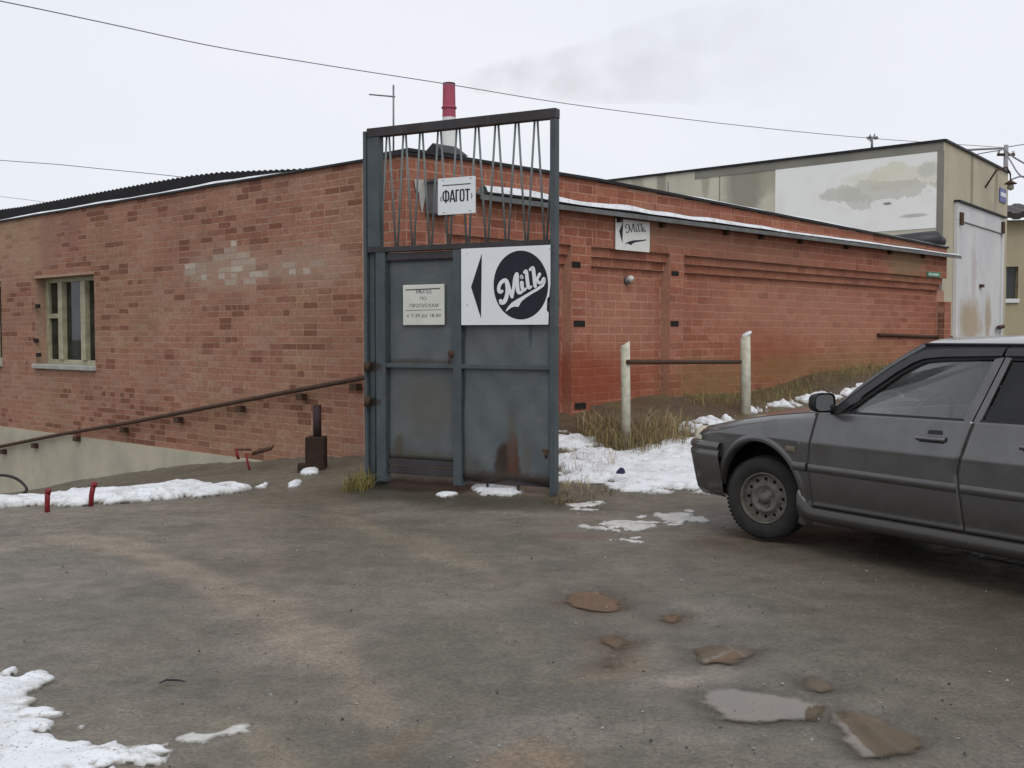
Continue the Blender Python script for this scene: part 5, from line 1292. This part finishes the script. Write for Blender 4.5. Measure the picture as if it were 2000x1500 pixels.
def side(xa, xb, zl, zh, sg, nx=26, nz=22, rnd_top=False, off=0.):
    """body side sheet between two edge curves xa(z), xb(z) and heights zl(s), zh(s)"""
    P = []
    for i in range(nx + 1):
        t = i / nx; col_ = []
        for j in range(nz + 1):
            u = j / nz; s = .5 * (xa(.6) + xb(.6))
            for _ in range(6):
                z = zl(s) + (zh(s) - zl(s)) * u; s = xa(z) + (xb(z) - xa(z)) * t
            y = ybody(s, z) + off
            if rnd_top:
                d = z - (zh(s) - .07)
                if d > 0: y -= .055 * (d / .07) ** 2.2
            col_.append(TC(s, sg * y, z))
        P.append(col_)
    return P
def belt(s): return .915 + .010 * (s - .75)
def wing_low(s):
    if s > .395: return max(.16, .288 - max(0, s - .402) * 4.5)
    if s < -.34: return max(arch(s), min(.54, .47 + max(0, -.345 - s) * 3))
    return arch(s)
SILLZ = .302
for sg in (1, -1):
    # front wing
    mb = MB(); mb.grid(side(lambda z: -.690 - .03 * (.7 - z), lambda z: g1(z) - .004, wing_low, zfend, sg, 60, 30, True)); mb.build('wing', M_CAR, car, recalc=False)
    # arch lip
    P = []
    for k in range(41):
        a = math.radians(8 + 188 * k / 40); rowp = []
        for rr, oo in ((AR - .012, -.05), (AR - .006, .004), (AR + .006, .010), (AR + .026, .009), (AR + .046, -.003)):
            s, z = -rr * math.cos(a), AZ + rr * math.sin(a)
            rowp.append(TC(s, sg * (ybody(s, max(.30, min(z, .74))) + oo), z))
        P.append(rowp)
    mb = MB(); mb.grid(P); mb.build('wheel_arch', M_CAR, car, recalc=False)
    # doors
    zt1 = lambda s: belt(s)
    d1 = MB(); d1.grid(side(lambda z: g1(z) + .004, lambda z: g2(z) - .004, lambda s: SILLZ, zt1, sg, 30, 40)); do1 = d1.build('door', M_CAR, car, recalc=False)
    d2 = MB(); d2.grid(side(lambda z: g2(z) + .004, lambda z: g3(z) - .004, lambda s: SILLZ, zt1, sg, 24, 40)); do2 = d2.build('door', M_CAR, car, recalc=False)
    for dd in (do1, do2): 
        so_ = dd.modifiers.new('t', 'SOLIDIFY'); so_.thickness = .02; so_.offset = -1 if sg < 0 else 1
        so_.offset = 0
    q = MB(); q.grid(side(lambda z: g3(z) + .004, lambda z: 3.26, lambda s: max(arch(s, 2.46), .30 if s > 2.84 else .16), lambda s: belt(s), sg, 50, 30)); q.build('quarter_panel', M_CAR, car, recalc=False)
    P = []
    for k in range(41):
        a = math.radians(-5 + 190 * k / 40); rowp = []
        for rr, oo in ((AR - .012, -.05), (AR - .008, .010), (AR + .02, .016), (AR + .045, .0)):
            s, z = 2.46 - rr * math.cos(a), AZ + rr * math.sin(a); rowp.append(TC(s, sg * (ybody(s, max(.30, min(z, .74))) + oo), z))
        P.append(rowp)
    mb = MB(); mb.grid(P); mb.build('wheel_arch', M_CAR, car, recalc=False)
    # sill with a ledge that catches the light, curling up into the front arch
    P = []
    for i in range(41):
        s = .385 + (2.06 - .385) * i / 40; k = max(0, 1 - (s - .385) / .12); kk = k * k
        P.append([TC(s + .0 * kk, sg * (y * taper(s) + o_), z + kk * .10 * h_) for y, z, o_, h_ in ((.70, .19, 0, 0), (.78, .195, 0, 0), (.815, .210, 0, .2), (.834, .238, 0, .6), (.832, .268, 0, 1), (.806, .296, 0, 1.2), (.78, .300, 0, 1.2))])
    mb = MB(); mb.grid(P); mb.build('sill', M_CAR, car, recalc=False)
    # rubbing strips
    for a, b_, nm in ((.435, .445, None),):
        pass
    for xa, xb, par in ((.17, g1(.56) - .012, car), (g1(.56) + .012, g2(.56) - .012, do1), (g2(.56) + .012, g3(.56) - .03, do2)):
        P = []
        for i in range(13):
            s = xa + (xb - xa) * i / 12; zc = .556 - .004 * s
            if xa < .2: s = max(s, .40 * 0 + math.sqrt(max(0, (AR + .03) ** 2 - (zc - AZ) ** 2)))
            P.append([TC(s, sg * (ybody(s, zc + dz) + o_), zc + dz) for dz, o_ in ((-.034, -.004), (-.030, .012), (-.004, .017), (.020, .013), (.030, -.004))])
        mb = MB(); mb.grid(P); mb.build('moulding', M_CAR, par, recalc=False)
    # greenhouse
    yg = lambda z: .772 - .182 * max(0, (z - .91) / .435) ** 1.12
    def gpoly(name, pts, mat, par, off=0., thick=.012, sub=True):
        mb = MB(); n = len(pts)
        A = [TC(s, sg * (yg(z) + off), z) for s, z in pts]; B = [TC(s, sg * (yg(z) + off - thick), z) for s, z in pts]
        mb.add(A + B, [tuple(range(n)), tuple(range(n, 2 * n))[::-1]] + [(i, (i + 1) % n, n + (i + 1) % n, n + i) for i in range(n)])
        return mb.build(name, mat, par)
    def gband(name, o, i_, mat, par, off=0., thick=.014):
        """band between two polylines of equal length"""
        mb = MB()
        for j in range(len(o) - 1):
            q4 = [o[j], o[j + 1], i_[j + 1], i_[j]]
            A = [TC(s, sg * (yg(z) + off), z) for s, z in q4]; B = [TC(s, sg * (yg(z) + off - thick), z) for s, z in q4]
            mb.add(A + B, [(0, 1, 2, 3), (7, 6, 5, 4), (0, 1, 5, 4), (2, 3, 7, 6)] + ([(3, 0, 4, 7)] if j == 0 else []) + ([(1, 2, 6, 5)] if j == len(o) - 2 else []))
        return mb.build(name, mat, par)
    # front door upper frame: black seal, smoked wind deflector, glass, rear strip
    outer = [(.60, .917), (.80, 1.085), (1.00, 1.235), (1.10, 1.30), (1.19, 1.337), (1.32, 1.348), (1.50, 1.352), (1.735, 1.354)]
    seal_i = [(.625, .917), (.82, 1.075), (1.013, 1.222), (1.115, 1.286), (1.20, 1.322), (1.325, 1.334), (1.50, 1.338), (1.732, 1.340)]
    defl_i = [(.70, .917), (.87, 1.055), (1.050, 1.190), (1.150, 1.250), (1.21, 1.272), (1.335, 1.285), (1.50, 1.290), (1.718, 1.296)]
    glas_t = [(.735, .917), (.90, 1.045), (1.075, 1.175), (1.165, 1.228), (1.22, 1.252), (1.34, 1.264), (1.50, 1.270), (1.700, 1.276)]
    gband('seal', outer, seal_i, M_BLK, do1, .004); gband('wind_deflector', seal_i, defl_i, M_DEFL, do1, .018, .006); gband('frame', defl_i, glas_t, M_BLK, do1, .002)
    gpoly('window', [(.73, .912)] + glas_t[:-1] + [(1.672, 1.274), (1.572, .925)], M_CGL, do1, -.012, .004)
    gpoly('corner_trim', [(.61, .916), (.735, .916), (.735, 1.0), (.70, .995)], M_BLK, do1, .008)
    gband('frame', [(1.572, .915), (1.672, 1.276)], [(1.632, .915), (1.728, 1.290)], M_CAR, do1, .003)
    gband('belt_seal', [(.70, .912), (1.58, .921)], [(.70, .93), (1.58, .938)], M_BLK, do1, .006)
    # rear door uppers
    gband('frame', [(1.642, .915), (1.738, 1.290)], [(1.686, .915), (1.775, 1.290)], M_CAR, do2, .003)
    gband('seal', [(1.743, 1.354), (2.10, 1.352), (2.40, 1.338), (2.52, 1.30)], [(1.742, 1.340), (2.10, 1.338), (2.39, 1.324), (2.50, 1.288)], M_BLK, do2, .004)
    gband('wind_deflector', [(1.742, 1.340), (2.10, 1.338), (2.39, 1.324)], [(1.735, 1.296), (2.10, 1.294), (2.37, 1.282)], M_DEFL, do2, .018, .006)
    gband('frame', [(1.735, 1.296), (2.10, 1.294), (2.37, 1.282), (2.48, 1.25), (2.40, .93)], [(1.770, 1.272), (2.10, 1.268), (2.345, 1.258), (2.42, 1.23), (2.34, .93)], M_BLK, do2, .002)
    gpoly('window', [(1.70, .925), (1.775, 1.275), (2.35, 1.262), (2.43, 1.23), (2.345, .93)], M_TGL, do2, -.012, .004)
    gband('belt_seal', [(1.684, .919), (2.36, .926)], [(1.689, .94), (2.36, .945)], M_BLK, do2, .006)
    # rear pillar
    gpoly('rear_pillar', [(2.40, .92), (2.51, 1.30), (2.45, 1.35), (2.76, 1.34), (3.12, 1.02), (3.24, .93)], M_CAR, car, .002, .03)
    # handle and recess
    for dd, s0 in ((do1, 1.30), (do2, 1.30 + .66)):
        mb = MB(); z0 = .812
        P = []
        for i in range(11):
            s = s0 + .20 * i / 10; b_ = .5 + .5 * math.sin(math.pi * i / 10) ** .6
            P.append([TC(s, sg * (ybody(s, z0) + .010 + .030 * b_ * math.sin(a)), z0 + .016 * math.cos(a)) for a in [k * math.pi / 6 for k in range(7)]])
        mb.grid(P); mb.build('handle', M_DEFL if dd is None else M_CAR, dd, recalc=False)
        mb = MB(); pl_ = [(s0 + .07, .838), (s0 + .075, .862), (s0 + .165, .864), (s0 + .172, .840)]
        A = [TC(s, sg * (ybody(s, z) + .0125), z) for s, z in pl_]; mb.add(A, [(0, 1, 2, 3)]); mb.build('handle_recess', M_BLK, dd, recalc=False)
        mb = MB(); A = [TC(s, sg * (ybody(s, z) + .0125), z) for s, z in [(s0 + .02, .79), (s0 + .02, .80), (s0 + .19, .803), (s0 + .19, .79)]]; mb.add(A, [(0, 1, 2, 3)]); mb.build('handle_painted_shadow', M_BLK, dd, recalc=False)  # flat black strip standing in for the shade beneath the handle
    # mirror on the front door corner
    mz = .985
    mb = MB(); P = []
    for i, (s, k) in enumerate(((.55, .10), (.56, .55), (.585, .85), (.62, 1.), (.655, 1.))):
        P.append([TC(s, sg * (.868 + .092 * k * (abs(math.cos(a)) ** .6) * (1 if math.cos(a) > 0 else -1)), mz + .062 * k * (abs(math.sin(a)) ** .6) * (1 if math.sin(a) > 0 else -1)) for a in [j * math.pi / 12 for j in range(25)]])
    mb.grid(P); mi = mb.build('mirror', M_BLK, do1, recalc=False)
    mb = MB(); mb.add([TC(.648, sg * (.868 + .080 * (abs(math.cos(a)) ** .6) * (1 if math.cos(a) > 0 else -1)), mz + .052 * (abs(math.sin(a)) ** .6) * (1 if math.sin(a) > 0 else -1)) for a in [j * math.pi / 12 for j in range(24)]], [tuple(range(24))])
    mm, nt, b = nodes('mirror_glass'); b.inputs['Metallic'].default_value = .45; b.inputs['Roughness'].default_value = .3; b.inputs['Base Color'].default_value = (.20, .21, .21, 1)
    mg_ = mb.build('mirror_glass', mm, do1, recalc=False)
    mb = MB(); mb.tube([TC(.64, sg * .76, .935), TC(.625, sg * .80, .955), TC(.615, sg * .83, .965)], .03, 8); mb.build('mirror_arm', M_BLK, do1)
    # repeater, headlight
    mb = MB(); s_, z_ = .315, .660
    mb.add([TC(s_ + a, sg * (ybody(s_, z_) + o_), z_ + c) for a, c, o_ in ((-.04, -.018, .0), (.04, -.018, .0), (.04, .018, .0), (-.04, .018, .0), (-.032, -.012, .016), (.032, -.012, .016), (.032, .012, .016), (-.032, .012, .016))], [(0, 1, 5, 4), (1, 2, 6, 5), (2, 3, 7, 6), (3, 0, 4, 7), (4, 5, 6, 7)]); mb.build('repeater', M_AMB, car)
def plan(k):
    """nose outline: k in -1..1 from right arch edge round the nose to the left arch edge"""
    P = [(-.372, .810), (-.50, .800), (-.62, .788), (-.735, .742), (-.795, .63), (-.822, .44), (-.838, .2), (-.842, 0)]
    P = [(s, -y) for s, y in P] + [(s, y) for s, y in P[-2::-1]]
    x = (k + 1) / 2 * (len(P) - 1); i = min(int(x), len(P) - 2); t = x - i
    p0, p1, p2, p3 = P[max(i - 1, 0)], P[i], P[i + 1], P[min(i + 2, len(P) - 1)]
    return tuple(.5 * (2 * b + (c - a) * t + (2 * a - 5 * b + 4 * c - d) * t * t + (3 * b - a - 3 * c + d) * t ** 3) for a, b, c, d in zip(p0, p1, p2, p3))
def around(prof, k0=-1., k1=1., n=64):
    P = []
    for i in range(n + 1):
        k = k0 + (k1 - k0) * i / n; s, y = plan(k); e = 1e-3
        a, b_ = plan(max(-1, k - e)), plan(min(1, k + e)); tx, ty = b_[0] - a[0], b_[1] - a[1]; l = math.hypot(tx, ty) or 1
        nx_, ny_ = -ty / l, tx / l
        P.append([TC(s + nx_ * o_, y + ny_ * o_, z) for o_, z in prof])
    return P
if (TC(*(lambda s, y: (s, y, 0))(*plan(0))) - around([(.1, 0)], n=2)[1][0]).dot(-cre) > 0: SGN = -1
else: SGN = 1
fl = lambda pr: [(o_ * SGN, z) for o_, z in pr]
mb = MB(); mb.grid(around(fl([(-.12, .235), (-.07, .245), (-.035, .29), (-.018, .36), (-.002, .44), (.018, .54), (.020, .572), (.012, .578), (.012, .590), (.022, .597), (.018, .625), (.004, .642), (-.05, .646)]))); mb.build('front_bumper', M_CAR, car, recalc=False)
mb = MB(); mb.grid(around(fl([(-.022, .640), (-.024, .665), (-.045, .70), (-.075, .728)]), -.80, .80)); mb.build('nose_panel', M_CAR, car, recalc=False)
for a, b_ in ((-.735, -.40), (.40, .735)):
    mb = MB(); mb.grid(around(fl([(-.014, .648), (-.012, .668), (-.030, .712), (-.064, .746)]), a, b_, 16)); mb.build('headlight', M_LENS, car, recalc=False)
mb = MB(); mb.grid(around(fl([(-.016, .655), (-.016, .68), (-.034, .71)]), -.42, .42, 20)); mb.build('grille', M_BLK, car, recalc=False)
# hood, windscreen, roof, tail
def sgrid(f, ns, ny, name, mat, par=None):
    P = [[TC(*f(i / ns, -1 + 2 * j / ny)) for j in range(ny + 1)] for i in range(ns + 1)]
    mb = MB(); mb.grid(P); return mb.build(name, mat, par or car, recalc=False)
_pl = [(0, -.842), (.2, -.838), (.44, -.822), (.63, -.795), (.742, -.735), (.788, -.62)]
def hoodf(t, k):
    s1 = .535 - .10 * (1 - k * k)
    ye = .70; 
    for _ in range(4):
        s0 = float(np.interp(abs(k) * ye, [q[0] for q in _pl], [q[1] for q in _pl])) + .068
        ss = s0 + (s1 - s0) * t; ye = ybody(ss, zfend(ss)) - .055
    return (ss, ye * k, zfend(ss) + .003 + .056 * (1 - abs(k) ** 2.2) * min(1, .45 + t * 2))
sgrid(hoodf, 30, 24, 'hood', M_CAR)
def wsf(t, k):
    b_ = (.40 + .23 * k * k, .735 * k, .958 - .04 * k * k); e = (1.13 + .055 * k * k, .578 * k, 1.395 - .035 * k * k)
    q = tuple(x + (y - x) * t for x, y in zip(b_, e)); return (q[0] - .02 * math.sin(math.pi * t), q[1], q[2] + .012 * math.sin(math.pi * t))
sgrid(wsf, 12, 16, 'windscreen', M_CGL)
def cowl(t, k): 
    a, b_ = hoodf(1, k), wsf(0, k); return tuple(x + (y - x) * t for x, y in zip(a, b_))
sgrid(cowl, 2, 16, 'cowl', M_BLK)
def rooff(t, k):
    s0 = 1.13 + .055 * k * k; ss = s0 + (2.78 - s0) * t
    return (ss, k * (.588 - .02 * t * t), 1.360 + (.036 + .022 * math.sin(math.pi * min(1, t * .9 + .08))) * (1 - abs(k) ** 3) - .0 * t)
ro_ = sgrid(rooff, 20, 24, 'roof', M_CAR)
for sg in (1, -1):
    P = []
    for i in range(9):
        t = i / 8; a = wsf(t, sg); s_ = [(.60, .917), (.80, 1.085), (1.00, 1.235), (1.19, 1.345)]
        x = t * 3; j = min(int(x), 2); f_ = x - j; d = (s_[j][0] + (s_[j + 1][0] - s_[j][0]) * f_, s_[j][1] + (s_[j + 1][1] - s_[j][1]) * f_)
        yy = .772 - .182 * max(0, (d[1] - .91) / .435) ** 1.12
        bb = (d[0], sg * (yy + .004), d[1]); m_ = tuple((p + q) / 2 for p, q in zip(a, bb))
        P.append([TC(*a), TC(m_[0] - .012, m_[1] + sg * .014, m_[2] + .012), TC(*bb)])
    mb = MB(); mb.grid(P); mb.build('windscreen_pillar', M_CAR, car, recalc=False)
    P = [[TC(s, sg * (.596 - .02 * max(0, (s - 1.18) / 1.6) ** 2), 1.352), TC(s, sg * (.604 - .02 * max(0, (s - 1.18) / 1.6) ** 2), 1.359), TC(s, sg * (.590 - .02 * max(0, (s - 1.18) / 1.6) ** 2), 1.366)] for s in np.linspace(1.185, 2.76, 20)]
    mb = MB(); mb.grid(P); mb.build('drip_rail', M_BLK, car, recalc=False)
sgrid(lambda t, k: (2.78 + .34 * t, k * (.57 + .10 * t), 1.375 - .35 * t + .03 * (1 - k * k)), 8, 12, 'rear_window', M_TGL)
sgrid(lambda t, k: (3.12 + .16 * t - .0, k * .69, 1.025 - .04 * t + .02 * (1 - k * k)), 4, 12, 'tailgate_lid', M_CAR)
sgrid(lambda t, k: (3.28 + .03 * t - .05 * k * k, k * (.69 + .06 * min(1, t * 2)), .985 - .38 * t), 6, 12, 'tail_panel', M_CAR)
P = []
for k in range(33):
    a = -1 + 2 * k / 32; y = .80 * (abs(math.sin(a * math.pi / 2)) ** .5) * (1 if a > 0 else -1); s = 2.88 + .46 * math.cos(a * math.pi / 2) ** .35 if abs(a) < 1 else 2.88
    P.append([TC(s - .04, y * .97, .25), TC(s, y, .32), TC(s + .02, y * 1.01, .5), TC(s + .01, y, .60), TC(s - .04, y * .97, .62)])
mb = MB(); mb.grid(P); mb.build('rear_bumper', M_CAR, car, recalc=False)
for sg in (1, -1):
    mb = MB(); mb.box(TC, 3.21, 3.30, sg * .50, sg * .74, .70, .90); mb.build('tail_light', plain('red_tail_lens', (.25, .01, .01), .2, bmp=0), car)
# inner tub, floor, seats, dash, steering wheel
tub = MB(); T5 = TC
tub.box(T5, .45, 3.15, -.755, .755, .20, .26); tub.box(T5, .43, .45, -.72, .72, .2, .86)
tub.box(T5, .46, 2.05, .735, .75, .26, .90); tub.box(T5, .46, 2.05, -.75, -.735, .26, .90); tub.box(T5, 2.05, 3.15, .56, .60, .26, .90); tub.box(T5, 2.05, 3.15, -.60, -.56, .26, .90)
tub.box(T5, -.60, .44, -.45, .45, .20, .66); tub.box(T5, -.40, .44, .45, .74, .70, .725); tub.box(T5, -.40, .44, -.74, -.45, .70, .725); tub.box(T5, 2.0, 2.95, -.75, .75, .70, .72)
tub.box(T5, 1.60, 1.70, .60, .755, .26, .92); tub.box(T5, 1.60, 1.70, -.755, -.60, .26, .92)
tub.box(T5, .41, .47, .45, .77, .24, .80); tub.box(T5, .41, .47, -.77, -.45, .24, .80); tub.box(T5, -.56, -.40, -.70, .70, .26, .64)
tub.build('inner_shell', M_BLK, car)
for y in (-.36, .36):
    mb = MB(); mb.box(TC, 1.12, 1.62, y - .24, y + .24, .42, .56); so_ = mb.build('seat', M_SEAT, car, bevel=.04)
    mb = MB(); A = [TC(a, y + b_, c) for b_ in (-.24, .24) for a, c in ((1.56, .50), (1.72, .50), (1.93, 1.08), (1.82, 1.10))]
    mb.add(A, [(0, 1, 2, 3), (7, 6, 5, 4), (0, 1, 5, 4), (1, 2, 6, 5), (2, 3, 7, 6), (3, 0, 4, 7)]); mb.build('backrest', M_SEAT, so_, bevel=.04)
    mb = MB(); mb.box(TC, 1.87, 1.96, y - .13, y + .13, 1.11, 1.27); mb.build('headrest', M_SEAT, so_, bevel=.03)
mb = MB(); mb.box(TC, 2.25, 2.75, -.55, .55, .42, .58); mb.build('rear_seat', M_SEAT, car, bevel=.04)
mb = MB(); A = [TC(a, b_, c) for b_ in (-.70, .70) for a, c in ((.52, .60), (.86, .62), (.90, .86), (.74, .93), (.50, .92))]
mb.add(A, [(0, 1, 2, 3, 4), (9, 8, 7, 6, 5)] + [(i, (i + 1) % 5, 5 + (i + 1) % 5, 5 + i) for i in range(5)]); mb.build('dashboard', M_SEAT, car, bevel=.02)
mb = MB(); ax = Vector((-.85, 0, .5)).normalized(); P = []
for i in range(25):
    a = i * 2 * math.pi / 24; P.append(TC(1.05 + .19 * math.sin(a) * .42, .36 + .19 * math.cos(a), .88 + .19 * math.sin(a) * .9))
mb.tube(P, .016, 8, caps=False); mb.tube([TC(1.05, .36, .88), TC(.86, .36, .80)], .03, 8); mb.tube([TC(1.05, .18, .88), TC(1.05, .54, .88)], .018, 6); mb.build('steering_wheel', M_BLK, car)
# wheels
def wheel(s, sg, steer):
    c = TC(s, sg * .695, AZ + .002); ca_, sa_ = math.cos(steer), math.sin(steer)
    f_ = cre * ca_ - cle * sa_; o_ = (cle * ca_ + cre * sa_) * sg
    Tw = lambda x, y, d: c + f_ * x + Vector((0, 0, y)) + o_ * d
    w = bpy.data.objects.new('wheel', None)
    mb = MB(); mb.lathe(Tw, [(.170, -.09), (.20, -.094), (.255, -.09), (.280, -.072), (.2885, -.04), (.29, 0), (.2885, .04), (.280, .072), (.268, .083), (.240, .092), (.215, .094), (.196, .086), (.180, .080), (.170, .07)], 48)
    ty = mb.build('wheel', M_TYRE, car)
    tr = MB()
    for k in range(60):
        a = k * 2 * math.pi / 60; da = .032
        for d0, d1 in ((-.075, -.03), (-.02, .02), (.03, .078)):
            r0, r1 = .283, .2925 if abs(d0 + d1) < .05 else .288
            V = [Tw(r * math.cos(a + x), r * math.sin(a + x), d) for r in (r0, r1) for x in (-da, da) for d in (d0, d1)]
            tr.add(V, [(4, 5, 7, 6), (0, 1, 5, 4), (2, 6, 7, 3), (0, 4, 6, 2), (1, 3, 7, 5)])
    tag(tr.build('tread_blocks', M_TYRE, ty, recalc=False), kind='stuff')
    rm = MB(); rm.lathe(Tw, [(.178, .076), (.176, .084), (.168, .082), (.163, .060), (.158, .045)], 48)
    # disc with twelve round holes
    r0, r1, hr = .098, .158, .0125; rc = .131; n = 12
    for k in range(n):
        a0 = (k - .5) * 2 * math.pi / n; a1 = (k + .5) * 2 * math.pi / n; am = (a0 + a1) / 2
        ob, ib = [], []
        bd = [(r1, a) for a in np.linspace(a0, a1, 7)] + [(r_, a1) for r_ in np.linspace(r1, r0, 5)[1:-1]] + [(r0, a) for a in np.linspace(a1, a0, 7)] + [(r_, a0) for r_ in np.linspace(r0, r1, 5)[1:-1]]
        for r_, a in bd:
            x, y = r_ * math.cos(a), r_ * math.sin(a); hx, hy = rc * math.cos(am), rc * math.sin(am); t = math.atan2(y - hy, x - hx)
            dep = .045 if r_ > .13 else .045 + .018 * (1 - (r_ - r0) / (.13 - r0)) if r_ > r0 else .063
            ob.append(Tw(x, y, dep)); ib.append(Tw(hx + hr * math.cos(t), hy + hr * math.sin(t), .046))
        m_ = len(bd); back = [p - o_ * .02 for p in ib]
        rm.add(ob + ib + back, [(i, (i + 1) % m_, m_ + (i + 1) % m_, m_ + i) for i in range(m_)] + [(m_ + i, m_ + (i + 1) % m_, 2 * m_ + (i + 1) % m_, 2 * m_ + i) for i in range(m_)])
    rm.lathe(Tw, [(.098, .063), (.090, .066), (.080, .060), (.060, .052), (.048, .052), (.040, .060), (.036, .075), (.0, .078)], 32)
    for k in range(4):
        a = k * math.pi / 2 + .4; mbx_, mby_ = .055 * math.cos(a), .055 * math.sin(a)
        rm.lathe(lambda x, y, d: Tw(mbx_ + x, mby_ + y, .05 + d), [(.010, 0), (.010, .016), (0, .018)], 6, smooth=False)
    rm.build('rim', M_RIM, ty, recalc=False)
    bk = MB(); bk.lathe(Tw, [(.170, -.06), (.168, .01), (0, .012)], 32); bk.build('brake_drum', M_BLK, ty)
for s, sg, st_ in ((0, 1, math.radians(17)), (0, -1, math.radians(17)), (2.46, 1, 0), (2.46, -1, 0)): wheel(s, sg, st_)
